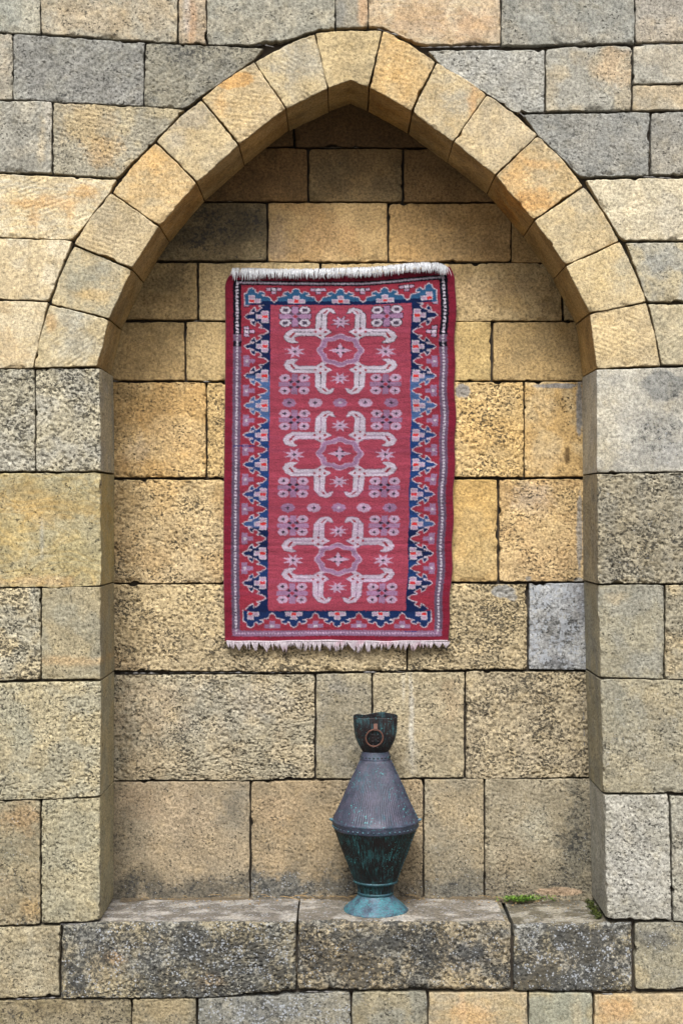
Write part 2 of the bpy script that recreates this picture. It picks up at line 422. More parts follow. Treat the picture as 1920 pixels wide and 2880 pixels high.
# weathering that runs over the joints; BACK_RUN also paints in arch and left-jamb shade
FRONT_RUN = [(250, 120, 420, 150, (138, 138, 132), .35, .1, 0), (1650, 250, 420, 230, (142, 142, 138), .35, .1, 0), (1860, 1250, 160, 500, (146, 142, 130), .25, .08, .05), (60, 2420, 160, 300, (140, 134, 112), .3, .1, .05),
             (700, 2660, 700, 120, (112, 110, 104), .35, .12, .08), (1700, 2680, 300, 120, (116, 116, 112), .35, .12, .1), (600, 2860, 500, 60, (120, 116, 104), .35, .15, .05)]
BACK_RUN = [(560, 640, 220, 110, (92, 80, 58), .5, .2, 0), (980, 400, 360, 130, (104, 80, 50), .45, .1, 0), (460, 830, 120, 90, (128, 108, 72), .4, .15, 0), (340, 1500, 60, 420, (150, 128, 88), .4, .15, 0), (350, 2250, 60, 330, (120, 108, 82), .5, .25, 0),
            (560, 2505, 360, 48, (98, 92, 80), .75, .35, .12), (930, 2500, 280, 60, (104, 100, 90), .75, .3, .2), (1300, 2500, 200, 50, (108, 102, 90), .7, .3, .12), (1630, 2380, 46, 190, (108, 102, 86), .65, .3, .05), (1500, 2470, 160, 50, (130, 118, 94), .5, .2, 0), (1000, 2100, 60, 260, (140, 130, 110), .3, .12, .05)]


def inside(q, pts):
    x, y = q
    r = False
    for i in range(len(pts)):
        (ax, ay), (bx, by) = pts[i], pts[(i + 1) % len(pts)]
        if (ay > y) != (by > y) and x < (bx - ax) * (y - ay) / (by - ay) + ax:
            r = not r
    return r


def apply_marks(marks, uu, vv, p, col, fx, outline):
    run = FRONT_RUN if marks is FRONT_MARKS else BACK_RUN
    marks = run + [m for m in marks if inside(m[:2], outline)]      # a mark belongs to one stone
    if not marks:
        return
    umin, umax, vmin, vmax = uu.min(), uu.max(), vv.min(), vv.max()
    wob = fbm(p, 0.05, 5, 2.2) * 0.75 + fbm(p, 0.010, 2, 5.2) * 0.4
    for (mu, mv, ru, rv, c, s, ad, aw) in marks:
        if mu + ru * 2 < umin or mu - ru * 2 > umax or mv + rv * 2 < vmin or mv - rv * 2 > vmax:
            continue
        r = np.sqrt(((uu - mu) / ru) ** 2 + ((vv - mv) / rv) ** 2)
        hard = s > .78
        m = smooth(1.05, 0.8, r + wob * 0.35) if hard else smooth(1.5, 0.35, r + wob * 0.8)
        m = m * s * (1.0 if hard else .85)
        col[:] = col * (1 - m[:, None]) + lin(c) * m[:, None]
        if hard:
            fx[:, 0] *= 1 - m
            fx[:, 1] *= 1 - m
        fx[:, 1] += ad * m
        fx[:, 2] += aw * m


def resample(pts, ts):
    pts = np.asarray(pts, float)
    seg = np.linalg.norm(np.diff(pts, axis=0), axis=1)
    s = np.concatenate([[0], np.cumsum(seg)])
    L = s[-1]
    t = np.asarray(ts) * L
    return np.stack([np.interp(t, s, pts[:, 0]), np.interp(t, s, pts[:, 1])], 1), L


_seed = [0]
JOINTS = []


def stone(name, corners, c, plane='F', pore=0.0, dark=0.1, white=0.0, iron=0.0, rough=1.0, deep=0.0, res=None, r=0.0026, off=None, gap=0.0009,
          tool=None, top_fx=None, length=0.10, c2=None, mark=True, pitd=None):
    """corners: 4 entries TL,TR,BR,BL; an entry may be a list [corner, extra, extra...] with the extra points of the side that starts there."""
    _seed[0] += 1
    sd = _seed[0]
    lr = random.Random(sd * 31 + 5)
    y0 = 0.0 if plane == 'F' else NICHE
    k = (CAM_D + y0) / CAM_D / 1000.0
    to = lambda q: ((q[0] - 960.0) * k, (1440.0 - q[1]) * k)
    cs = [e if isinstance(e, list) else [e] for e in corners]
    sides = []
    for i in range(4):
        sides.append(np.array([to(q) for q in cs[i]] + [to(cs[(i + 1) % 4][0])]))
    if mark and name != 'arch_stone':
        JOINTS.append((cs[3][0], cs[2][0], plane))
        JOINTS.append((cs[1][0], cs[2][0], plane))
    if res is None:
        res = 0.0037 if pore > 0.35 or tool is not None else 0.0046
    # inward inset for the joint
    cen = np.mean(np.concatenate(sides), axis=0)
    gaps = [gap * lr.uniform(0.5, 1.9) for _ in range(4)]
    nrm = []
    for s in sides:
        d = s[-1] - s[0]
        d = d / np.linalg.norm(d)
        nn = np.array([d[1], -d[0]])
        if np.dot(cen - (s[0] + s[-1]) / 2, nn) < 0:
            nn = -nn
        nrm.append(nn)
    new = []
    for i, s in enumerate(sides):
        s2 = s + nrm[i] * gaps[i]
        s2[0] = s[0] + nrm[i] * gaps[i] + nrm[i - 1] * gaps[i - 1]
        s2[-1] = s[-1] + nrm[i] * gaps[i] + nrm[(i + 1) % 4] * gaps[(i + 1) % 4]
        new.append(s2)
    sides = new
    W = max(np.linalg.norm(sides[0][-1] - sides[0][0]), np.linalg.norm(sides[2][-1] - sides[2][0]))
    H = max(np.linalg.norm(sides[1][-1] - sides[1][0]), np.linalg.norm(sides[3][-1] - sides[3][0]))

    def params(L):
        n = max(3, int(round((L - 0.016) / res)))
        e = np.array([0, 0.0014, 0.0034, 0.0058])
        mid = np.linspace(0.008, L - 0.008, n + 1)
        return np.concatenate([e, mid, L - e[::-1]]) / L
    if L_ok := (res < 0.012):
        U, V = params(W), params(H)
    else:
        U, V = np.linspace(0, 1, max(3, int(W / res))), np.linspace(0, 1, max(3, int(H / res)))
    T, _ = resample(sides[0], U)
    Rr, _ = resample(sides[1], V)
    B, _ = resample(sides[2][::-1], U)
    Lf, _ = resample(sides[3][::-1], V)

    clean = np.concatenate([T, Rr[1:], B[-2::-1], Lf[-2:0:-1]])
    # worn edges and corners
    rc = lr.uniform(0.001, 0.005)
    def wobble(q, n_in, L, t):
        p3 = np.stack([q[:, 0], np.full(len(q), sd * 3.3), q[:, 1]], 1)
        w = np.maximum(fbm(p3, 0.05, 3, sd) * 0.0016, -0.0012) + np.maximum(fbm(p3, 0.016, 2, sd + .5), 0.0) * 0.0018 * rough
        chip = np.maximum(fbm(p3, 0.05, 3, sd + 9) - 0.5, 0) * 0.014 * rough
        w = w + np.minimum(chip, 0.006) + fbm(p3, 0.17, 2, sd + 2) * 0.0016
        a = np.minimum(t, 1 - t) * L
        w = w * smooth(0, 0.02, a)
        return q + n_in * w[:, None]
    T = wobble(T, nrm[0], W, U); B = wobble(B, nrm[2], W, U); Rr = wobble(Rr, nrm[1], H, V); Lf = wobble(Lf, nrm[3], H, V)
    cm = {'tl': (nrm[0] + nrm[3]) * rc * lr.uniform(.4, 1.2), 'tr': (nrm[0] + nrm[1]) * rc * lr.uniform(.4, 1.2),
          'br': (nrm[2] + nrm[1]) * rc * lr.uniform(.4, 1.2), 'bl': (nrm[2] + nrm[3]) * rc * lr.uniform(.4, 1.2)}
    def cornerize(q, t, L, a, b):
        fa = np.clip(1 - t * L / 0.022, 0, 1) ** 2
        fb = np.clip(1 - (1 - t) * L / 0.022, 0, 1) ** 2
        return q + fa[:, None] * cm[a] * .6 + fb[:, None] * cm[b] * .6
    T = cornerize(T, U, W, 'tl', 'tr'); B = cornerize(B, U, W, 'bl', 'br'); Lf = cornerize(Lf, V, H, 'tl', 'bl'); Rr = cornerize(Rr, V, H, 'tr', 'br')

    u, v = U[None, :, None], V[:, None, None]
    X = (1 - v) * T[None] + v * B[None] + (1 - u) * Lf[:, None] + u * Rr[:, None] \
        - ((1 - u) * (1 - v) * T[0] + u * (1 - v) * T[-1] + (1 - u) * v * B[0] + u * v * B[-1])
    nv, nu = len(V), len(U)
    G = X.reshape(-1, 2)
    wr = np.linalg.norm(X[:, -1] - X[:, 0], axis=1)[:, None]
    hc = np.linalg.norm(X[-1] - X[0], axis=1)[None, :]
    # true perpendicular-ish distance to the four sides
    du = np.minimum(U[None, :] * wr, (1 - U[None, :]) * wr)
    dv = np.minimum(V[:, None] * hc, (1 - V[:, None]) * hc)
    dist = np.minimum(du, dv).ravel()
    pf = np.stack([G[:, 0], np.full(len(G), y0), G[:, 1] + CAM_Z], 1)

    rr = r * (1 + 0.7 * np.clip(fbm(pf, 0.05, 2, sd + 3), -0.8, 1.5))
    rr = np.maximum(rr, 0.0015)
    q = np.clip(1 - dist / rr, 0, 1)
    edge = rr * 0.85 * (1 - np.sqrt(np.maximum(1 - q * q, 0)))
    spall = smooth(0.28, 0.6, fbm(pf, 0.045, 3, sd + 6)) * smooth(0.018, 0.0, dist)
    edge = edge + spall * 0.0055 * rough
    # corner softening
    cd = np.sqrt(du ** 2 + dv ** 2).ravel()
    edge = edge + 0.0022 * np.clip(1 - cd / 0.02, 0, 1) ** 2 * rough

    def relief(p, pr):
        d = fbm(p, 0.16, 2, sd * 1.7) * 0.0016 * rough + fbm(p, 0.03, 3, sd * 2.1) * 0.0009 * rough
        d = d + fbm(p, 0.010, 2, sd * .7) * 0.0007 * (rough + pr * 1.5)
        if tool is not None:
            a = R(tool)
            along = p[:, 0] * math.sin(a) + (p[:, 2] + p[:, 1]) * math.cos(a)
            ph = along / 0.0125 + fbm(p, 0.25, 1, sd) * 0.5
            amt = smooth(-0.1, 0.35, fbm(p, 0.05, 3, sd + 4))
            d = d + (np.abs((ph % 1) - .5) - .25) * 0.0046 * amt
        if pr > 0.02:
            pn = fbm(p, (0.0090, 0.0085, 0.0078), 2, sd * 1.1)
            cl = fbm(p, 0.07, 2, sd * .3)
            pit = smooth(0.52 - 0.34 * pr - 0.12 * cl, 0.80 - 0.34 * pr - 0.12 * cl, pn)
            d = d + pit * (0.002 + 0.0042 * pr)
        return d
    pd = pore if pitd is None else pitd
    if off is None:
        off = lr.uniform(-0.0035, 0.0035)
    yf = y0 + off + edge + (relief(pf, pd) if res < 0.012 else 0)
    pf[:, 1] = yf
    verts = [pf]
    idx = np.arange(nu * nv).reshape(nv, nu)
    faces = [np.stack([idx[:-1, :-1].ravel(), idx[1:, :-1].ravel(), idx[1:, 1:].ravel(), idx[:-1, 1:].ravel()], 1)]
    # ring of boundary vertices, clockwise seen from the front
    ring = np.concatenate([idx[0, :], idx[1:, -1], idx[-1, -2::-1], idx[-2:0:-1, 0]])
    sid = np.concatenate([np.full(nu, 0), np.full(nv - 1, 1), np.full(nu - 1, 2), np.full(nv - 2, 3)])
    rp = pf[ring]
    inn = np.array(nrm)[sid]
    if deep:
        ys = np.concatenate([[0.003, 0.007], np.arange(0.012, deep, 0.0065), [deep]])
    else:
        ys = np.array([0.004, 0.012, length])
    prev = ring
    base = len(pf)
    m = len(ring)
    base_y = rp[:, 1]
    for j, dy in enumerate(ys):
        w = min(1.0, dy / 0.03) if deep else 0
        yy = base_y + (y0 + off + dy - base_y) * min(1.0, dy / 0.03) + (1 - min(1.0, dy / 0.03)) * dy
        p = rp.copy()
        p[:, 1] = yy
        if deep:
            wb = float(smooth(0.002, 0.026, dy))
            p[:, 0] = rp[:, 0] * (1 - wb) + clean[:, 0] * wb
            p[:, 2] = rp[:, 2] * (1 - wb) + (clean[:, 1] + CAM_Z) * wb
            rel = (relief(p, pd * 0.15)) * (.75 if name == 'arch_stone' else .4) * smooth(0, 0.012, dy)
            p[:, 0] += inn[:, 0] * (rel + 0.0005 * 0)
            p[:, 2] += inn[:, 1] * rel
        verts.append(p)
        cur = np.arange(base, base + m)
        base += m
        nx = np.roll(np.arange(m), -1)
        faces.append(np.stack([prev[np.arange(m)], prev[nx], cur[nx], cur], 1))
        prev = cur
    Vv = np.concatenate(verts)
    F = np.concatenate(faces)
    uu = Vv[:, 0] / k + 960.0
    vv = 1440.0 - (Vv[:, 2] - CAM_Z) / k
    col = np.tile(lin(c), (len(Vv), 1))
    if c2 is not None:
        m2 = smooth(-0.2, 0.35, fbm(Vv, 0.09, 4, sd * .9))[:, None]
        col = col * (1 - m2) + lin(c2) * m2
    lowf = fbm(Vv, 0.11, 3, sd * 1.3)
    fx = np.zeros((len(Vv), 4))
    fx[:, 0] = pore * np.clip(0.9 + 1.0 * lowf, .25, 1.4)
    fx[:, 1] = dark * (1 + 0.5 * fbm(Vv, 0.13, 2, sd * .4))
    fx[:, 2] = white
    fx[:, 3] = iron
    if mark:
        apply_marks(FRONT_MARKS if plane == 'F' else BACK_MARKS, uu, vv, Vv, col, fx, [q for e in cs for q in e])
    if top_fx is not None:                       # weathered upper bed (the sill's tread)
        tm = np.zeros(len(Vv))
        seg = np.arange(len(pf), len(Vv))
        tm[seg] = (np.tile(sid, len(ys)) == 0) * 1.0
        streak = smooth(-0.1, 0.38, fbm(Vv, (0.085, 0.06, 0.085), 5, sd * 4.4))
        tc = np.outer(1 - streak, lin(top_fx[0])) + np.outer(streak, lin(top_fx[1]))
        col = col * (1 - tm[:, None]) + tc * tm[:, None]
        fx[:, 0] *= 1 - tm * 0.8
        fx[:, 1] = fx[:, 1] * (1 - tm) + tm * top_fx[2]
        fx[:, 2] = fx[:, 2] * (1 - tm) + tm * top_fx[3]
    fx = np.clip(fx, 0, 1.2)
    lum = col @ np.array([.3, .55, .15])
    ds_ = np.full(len(Vv), .20) if plane == 'F' else .14 + .20 * smooth(1250, 2000, vv)
    if deep and top_fx is None:                  # dressed reveals and soffits: smoother, cleaner, warmer stone
        ds_[len(pf):] = .04
        fx[len(pf):, 0] *= .35
        fx[len(pf):, 1] *= .6
        if name == 'arch_stone':                 # soffits: brown patina plus a darker overall tone
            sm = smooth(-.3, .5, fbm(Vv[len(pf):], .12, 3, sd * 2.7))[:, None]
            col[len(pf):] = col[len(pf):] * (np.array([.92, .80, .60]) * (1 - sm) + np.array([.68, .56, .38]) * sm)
    col = (col * (1 - ds_)[:, None] + (lum * ds_)[:, None]) * np.array([.605, .612, .595])
    if plane == 'B':
        col = col * (1 - .08 * smooth(1700, 2250, vv))[:, None]      # slightly darker towards the foot of the niche
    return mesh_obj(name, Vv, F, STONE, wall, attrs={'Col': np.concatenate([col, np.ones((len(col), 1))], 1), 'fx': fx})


JD = NICHE - 0.004        # jamb and arch stones run back to the niche wall
# ---- top courses, left
g0 = dict(dark=.3, rough=1.25, pore=.24)
stone('stone', [(-120, -70), (113, -70), (116, 97), [(-120, 84), ]], (168, 166, 152), c2=(185, 178, 158), **g0)
stone('stone', [(113, -70), (502, -70), (500, 123), (117, 97)], (172, 164, 145), c2=(190, 172, 140), **g0)
stone('stone', [(502, -70), (580, -70), (581, 126), (503, 124)], (185, 165, 138), iron=.3, tool=80, **g0)
stone('stone', [(580, -70), (943, -70), [(943, 82), (894, 85), (869, 92), (790, 119), (747, 119), (704, 129)], (582, 126)], (156, 152, 138), c2=(172, 164, 144), **g0)
stone('stone', [(943, -70), (1035, -70), (1035, 76), (943, 81)], (165, 156, 138), dark=.25)
stone('stone', [(1035, -70), (1407, -70), [(1408, 124), (1321, 122), (1280, 125), (1195, 127), (1160, 117), (1076, 77)], (1035, 75)], (196, 172, 140), c2=(205, 186, 156), iron=.4, dark=.12)
stone('stone', [(1409, -70), (1783, -70), (1784, 121), (1410, 127)], (152, 151, 143), c2=(164, 158, 144), **g0)
stone('stone', [(1785, -70), (2040, -70), (2040, 116), (1786, 121)], (176, 162, 142), c2=(168, 160, 148), **g0)
stone('stone', [(-120, 86), (36, 94), (37, 280), (-120, 280)], (162, 156, 142), c2=(180, 168, 148), tool=-45, **g0)
stone('stone', [(38, 95), (409, 120), (404, 300), (38, 281)], (142, 140, 136), c2=(152, 150, 143), tool=-38, dark=.42, rough=1.3, pore=.28)
stone('stone', [(411, 121), [(742, 136), (713, 171), (566, 271)], (520, 307), (406, 300)], (136, 132, 120), c2=(150, 143, 124), dark=.46, rough=1.3, pore=.3)
stone('stone', [(-120, 280), (147, 285), (147, 489), (-120, 480)], (158, 154, 143), c2=(180, 172, 155), tool=-40, **g0)
stone('stone', [(150, 286), [(519, 307), (433, 400)], (330, 503), (149, 490)], (164, 156, 136), c2=(182, 166, 130), tool=15, pore=.25, dark=.38, rough=1.5)
stone('stone', [(-120, 484), [(329, 504), (312, 541)], (207, 676), (-120, 663)], (206, 190, 158), c2=(214, 196, 158), iron=.5, dark=.06, tool=-20)
stone('stone', [(-120, 666), [(205, 678), (186, 722)], (139, 847), (-120, 837)], (214, 198, 166), c2=(208, 186, 144), dark=.05, rough=1.2)
stone('stone', [(-120, 840), [(137, 849), (117, 938)], (95, 1036), (-120, 1035)], (210, 192, 156), c2=(206, 182, 140), dark=.05, iron=.2)
# ---- top courses, right
stone('stone', [(1203, 142), (1533, 137), (1531, 315), [(1452, 317), (1368, 262), (1240, 186)]], (172, 170, 164), c2=(184, 180, 170), **g0)
stone('stone', [(1534, 134), (1778, 127), (1775, 311), (1533, 314)], (170, 165, 152), c2=(188, 172, 142), **g0)
stone('stone', [(1780, 127), (2040, 120), (2040, 232), (1779, 237)], (188, 176, 154), c2=(178, 172, 158), dark=.15)
stone('stone', [(1779, 237), (2040, 232), (2040, 306), (1777, 311)], (192, 176, 148), c2=(200, 176, 136), dark=.1)
stone('stone', [(1470, 321), (1827, 315), (1824, 494), [(1628, 498), (1592, 456), (1513, 380)]], (146, 145, 141), c2=(156, 153, 146), dark=.38, rough=1.2, pore=.26)
stone('stone', [(1830, 316), (2040, 311), (2040, 491), (1827, 491)], (152, 148, 140), c2=(162, 155, 142), **g0)
stone('stone', [(1645, 505), (2040, 498), (2040, 677), [(1747, 677), (1700, 600)]], (204, 190, 160), c2=(214, 198, 166), pore=.12, dark=.1, rough=1.5)
stone('stone', [(1758, 681), (2040, 679), (2040, 850), [(1819, 850), (1791, 768)]], (170, 164, 148), c2=(190, 175, 140), pore=.12, dark=.2)
stone('stone', [(1820, 855), (2040, 852), (2040, 1028), [(1858, 1028), (1839, 940)]], (190, 175, 140), c2=(198, 180, 142), dark=.1, tool=-30)
# ---- arch voussoirs
ex = [(95, 1036), (141, 855), (208, 689), (313, 542), (438, 398), (566, 279), (716, 174), (885, 92), (1075, 86), (1226, 174), (1369, 266), (1511, 380), (1641, 523), (1742, 678), (1817, 849), (1857, 1029)]
it = [(276, 1032), (309, 898), (373, 758), (450, 637), (555, 514), (673, 409), (805, 306), (922, 250), (1037, 249), (1157, 315), (1273, 401), (1390, 495), (1499, 621), (1588, 748), (1655, 882), (1676, 1037)]
vc = [((192, 180, 148), (184, 178, 158), .3, -30), ((186, 172, 138), (176, 172, 154), .4, None), ((194, 174, 136), (184, 168, 138), .1, 20), ((212, 178, 122), (206, 184, 144), .8, None),
      ((198, 178, 138), (190, 176, 148), .2, None), ((208, 182, 134), (202, 180, 142), .6, 5), ((192, 176, 140), (186, 174, 146), .2, 30), ((196, 174, 126), (188, 168, 124), .1, None),
      ((204, 166, 102), (208, 178, 124), .6, 10), ((204, 182, 140), (198, 180, 144), .7, 30), ((214, 192, 154), (218, 194, 150), .1, None), ((212, 186, 140), (214, 182, 124), .8, 35),
      ((204, 184, 144), (196, 180, 146), .4, None), ((204, 186, 148), (208, 186, 138), .4, None), ((208, 186, 144), (214, 190, 146), .4, 20)]
for i in range(15):
    a, b = i, i + 1
    c1, c2_, irn, tl_ = vc[i]
    c1, c2_ = np.array(c1) * .55 + np.array((204, 180, 136)) * .45, np.array(c2_) * .55 + np.array((200, 178, 138)) * .45
    # sides: extrados a->b, joint, intrados b->a, joint
    mid_e = ((ex[a][0] + ex[b][0]) / 2, (ex[a][1] + ex[b][1]) / 2)
    nx_, ny_ = mid_e[0] - 960, mid_e[1] - 1000
    ln = math.hypot(nx_, ny_)
    bow = 5 if i != 7 else 2
    top = [ex[a], (mid_e[0] + nx_ / ln * bow, mid_e[1] + ny_ / ln * bow)]
    bottom = [it[b]]
    if i == 7:
        bottom = [it[b], (986, 227)]
    stone('arch_stone', [top, ex[b], bottom, it[a]], tuple(np.array(c1) * (.99, .98, .945)), c2=tuple(np.array(c2_) * (.99, .98, .945)), iron=irn * .4, dark=.1, tool=tl_, deep=JD, rough=.9, r=.0024, gap=.0014, off=-0.004 + 0.003 * math.sin(i * 2.3))
# ---- left of the niche
pz = dict(rough=1.3)
stone('stone', [(-120, 1038), (98, 1037), (100, 1326), (-120, 1328)], (178, 172, 156), c2=(168, 160, 138), pore=.95, dark=.42, **pz)
stone('stone', [(99, 1037), (282, 1035), (285, 1326), (101, 1327)], (182, 172, 146), c2=(172, 166, 150), pore=.85, dark=.36, deep=JD, **pz)
stone('stone', [(-120, 1330), (284, 1329), (285, 1647), [(190, 1652), (-120, 1653)]], (180, 164, 116), c2=(172, 160, 122), pore=.16, dark=.22, iron=.6, deep=JD)
stone('stone', [(-120, 1655), (115, 1653), (115, 1912), (-120, 1921)], (186, 170, 134), c2=(172, 164, 142), pore=.9, dark=.34, **pz)
stone('stone', [(116, 1653), (284, 1650), (285, 1913), (116, 1912)], (168, 154, 120), c2=(158, 150, 126), pore=.28, dark=.25, deep=JD)
stone('stone', [(-120, 1923), (285, 1915), (283, 2241), [(190, 2247), (-120, 2253)]], (182, 168, 132), c2=(170, 162, 136), pore=.62, dark=.3, white=.1, deep=JD, **pz)
stone('stone', [(-120, 2256), (115, 2250), (114, 2602), (-120, 2610)], (158, 140, 106), c2=(148, 136, 108), pore=.45, dark=.32, white=.12, **pz)
stone('stone', [(117, 2249), (283, 2242), [(282, 2590), (200, 2596)], (116, 2598)], (176, 164, 130), c2=(168, 160, 132), pore=.5, dark=.24, white=.06, deep=JD, **pz)
stone('stone', [(-120, 2612), (171, 2604), (169, 2802), (-120, 2814)], (172, 156, 122), c2=(160, 148, 120), pore=.45, dark=.24, **pz)
# ---- right of the niche
stone('stone', [(1676, 1039), (2040, 1030), (2040, 1326), (1677, 1330)], (186, 180, 168), c2=(172, 168, 160), dark=.2, white=.06, rough=.8, deep=JD)
stone('stone', [(1677, 1332), (2040, 1328), (2040, 1641), (1679, 1643)], (162, 150, 124), c2=(150, 142, 124), pore=.8, dark=.4, white=.12, deep=JD, **pz)
stone('stone', [(1680, 1645), (1867, 1644), (1866, 1911), (1686, 1906)], (160, 152, 128), c2=(150, 146, 132), pore=.3, dark=.28, white=.08, deep=JD)
stone('stone', [(1869, 1645), (2040, 1645), (2040, 1910), (1868, 1911)], (176, 158, 122), c2=(160, 150, 126), pore=.7, dark=.3, **pz)
stone('stone', [(1686, 1911), (2040, 1913), (2040, 2229), (1695, 2232)], (162, 152, 126), c2=(152, 146, 128), pore=.42, dark=.28, white=.12, deep=JD, **pz)
stone('stone', [(1696, 2234), (1879, 2233), (1889, 2593), (1704, 2584)], (174, 170, 160), c2=(166, 162, 150), pore=.5, dark=.2, white=.06, deep=JD, **pz)
stone('stone', [(1883, 2238), (2040, 2232), (2040, 2594), (1892, 2593)], (166, 162, 148), c2=(158, 152, 138), pore=.45, dark=.26, white=.1, **pz)
# ---- sill
st = ((122, 114, 106), (172, 165, 158), .35, .6)
stone('sill_stone', [[(174, 2604), (280, 2594)], [(834, 2592)], (834, 2786), [(600, 2803), (171, 2808)]], (150, 146, 134), c2=(166, 152, 120), pore=.75, dark=.85, white=.5, rough=1.6, r=.013, deep=NICHE + .03, top_fx=st, off=-.004)
stone('sill_stone', [(837, 2590), [(1420, 2591), (1436, 2600)], (1437, 2786), (836, 2785)], (164, 148, 118), c2=(140, 136, 126), pore=.95, dark=.85, white=.35, rough=1.8, r=.016, deep=NICHE + .03, top_fx=((128, 119, 108), (172, 164, 155), .32, .55), off=-.006)
stone('sill_stone', [(1444, 2600), (1777, 2594), (1778, 2790), (1443, 2788)], (150, 148, 142), c2=(160, 146, 112), pore=.6, dark=.95, white=.5, rough=1.4, r=.011, deep=NICHE + .03, top_fx=((112, 104, 86), (166, 158, 142), .4, .45), off=-.002)
stone('stone', [(1783, 2595), (2040, 2594), (2040, 2784), (1784, 2783)], (150, 144, 126), c2=(160, 150, 122), pore=.3, dark=.4, white=.2)
# ---- bottom course
stone('stone', [(-120, 2816), (369, 2810), (369, 2990), (-120, 2990)], (148, 134, 104), c2=(140, 126, 92), pore=.4, dark=.35)
stone('stone', [(371, 2810), (553, 2806), (554, 2990), (371, 2990)], (160, 144, 108), c2=(146, 136, 112), pore=.4, dark=.32)
stone('stone', [(556, 2806), (985, 2790), (987, 2990), (556, 2990)], (140, 138, 130), c2=(150, 144, 128), pore=.4, dark=.45, white=.5)
stone('stone', [(989, 2791), (1200, 2790), (1201, 2990), (989, 2990)], (146, 142, 126), c2=(158, 146, 116), pore=.3, dark=.36, white=.2)
stone('stone', [(1203, 2790), (1483, 2790), (1484, 2990), (1203, 2990)], (184, 163, 124), c2=(176, 160, 130), pore=.1, iron=.3, dark=.12)
stone('stone', [(1486, 2792), (1666, 2794), (1667, 2990), (1486, 2990)], (156, 154, 134), c2=(164, 152, 118), dark=.2)
stone('stone', [(1669, 2797), (2040, 2792), (2040, 2990), (1669, 2990)], (188, 164, 122), c2=(192, 170, 132), iron=.3, dark=.08)
# ---- niche back wall
b = dict(plane='B')
stone('niche_stone', [(640, 240), (825, 240), (826, 412), (640, 412)], (112, 86, 52), tool=-50, **b)  # top two courses: patina, with base colour darkened for the arch shade
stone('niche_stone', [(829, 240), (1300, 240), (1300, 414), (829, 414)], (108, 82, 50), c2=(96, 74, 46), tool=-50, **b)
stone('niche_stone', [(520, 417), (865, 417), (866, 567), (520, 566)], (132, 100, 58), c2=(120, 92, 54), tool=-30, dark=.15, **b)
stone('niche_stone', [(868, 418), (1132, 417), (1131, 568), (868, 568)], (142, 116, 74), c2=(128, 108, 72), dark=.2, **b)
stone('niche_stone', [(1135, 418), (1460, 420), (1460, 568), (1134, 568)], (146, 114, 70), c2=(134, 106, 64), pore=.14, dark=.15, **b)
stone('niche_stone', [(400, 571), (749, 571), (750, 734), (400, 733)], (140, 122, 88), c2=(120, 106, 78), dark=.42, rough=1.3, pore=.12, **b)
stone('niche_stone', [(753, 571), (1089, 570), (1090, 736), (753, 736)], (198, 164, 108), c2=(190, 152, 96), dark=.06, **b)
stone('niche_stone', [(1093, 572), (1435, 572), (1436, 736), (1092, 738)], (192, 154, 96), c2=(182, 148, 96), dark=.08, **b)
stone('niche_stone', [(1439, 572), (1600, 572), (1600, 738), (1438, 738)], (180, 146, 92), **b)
stone('niche_stone', [(320, 738), (555, 738), (556, 900), (320, 899)], (176, 148, 98), c2=(160, 134, 88), pore=.12, dark=.22, rough=1.3, **b)
stone('niche_stone', [(558, 738), (899, 739), (899, 902), (559, 901)], (198, 172, 122), c2=(190, 164, 116), dark=.06, **b)
stone('niche_stone', [(902, 740), (1579, 739), (1581, 903), (902, 902)], (196, 168, 118), c2=(186, 156, 104), dark=.1, pore=.12, rough=1.4, **b)
stone('niche_stone', [(1583, 739), (1680, 739), (1680, 903), (1584, 903)], (186, 160, 112), **b)
stone('niche_stone', [(290, 904), (519, 904), (520, 1070), (290, 1070)], (182, 152, 100), c2=(176, 148, 98), dark=.08, rough=1.1, **b)
stone('niche_stone', [(523, 904), (900, 905), (900, 1070), (523, 1070)], (192, 164, 112), dark=.06, **b)
stone('niche_stone', [(903, 905), (1381, 904), (1381, 1071), (903, 1071)], (202, 172, 110), c2=(194, 166, 108), dark=.05, **b)
stone('niche_stone', [(1385, 906), (1690, 905), (1690, 1070), (1384, 1071)], (192, 160, 104), c2=(186, 156, 104), dark=.06, **b)
stone('niche_stone', [(280, 1074), (580, 1074), (580, 1344), (280, 1343)], (194, 156, 94), c2=(204, 170, 112), pore=.42, dark=.12, rough=1.3, **b)
stone('niche_stone', [(583, 1076), (1000, 1074), (1000, 1345), (582, 1345)], (200, 168, 110), pore=.7, dark=.18, **b)
stone('niche_stone', [(1003, 1074), (1471, 1074), (1472, 1343), (1003, 1343)], (208, 172, 108), c2=(216, 182, 122), pore=.72, dark=.1, rough=1.5, **b)
stone('niche_stone', [(1474, 1073), (1690, 1073), (1690, 1343), (1474, 1344)], (204, 166, 102), c2=(208, 178, 126), pore=.25, dark=.06, rough=1.2, **b)
stone('niche_stone', [(280, 1348), (800, 1349), (800, 1640), (280, 1640)], (200, 172, 122), c2=(190, 158, 104), pore=.72, dark=.2, rough=1.4, **b)
stone('niche_stone', [(803, 1349), (1398, 1348), (1399, 1637), (803, 1638)], (202, 164, 92), c2=(194, 160, 96), pore=.1, dark=.08, **b)
stone('niche_stone', [(1402, 1348), (1690, 1347), (1690, 1636), (1402, 1637)], (208, 174, 116), c2=(196, 160, 104), pore=.55, dark=.1, rough=1.4, **b)
stone('niche_stone', [(280, 1644), (1143, 1641), [(1143, 1886), (860, 1890)], (280, 1887)], (196, 170, 118), c2=(186, 162, 116), pore=.85, dark=.24, rough=1.5, **b)
stone('niche_stone', [(1146, 1641), (1482, 1641), (1482, 1883), (1146, 1887)], (188, 164, 116), c2=(178, 156, 112), pore=.9, dark=.26, rough=1.6, **b)
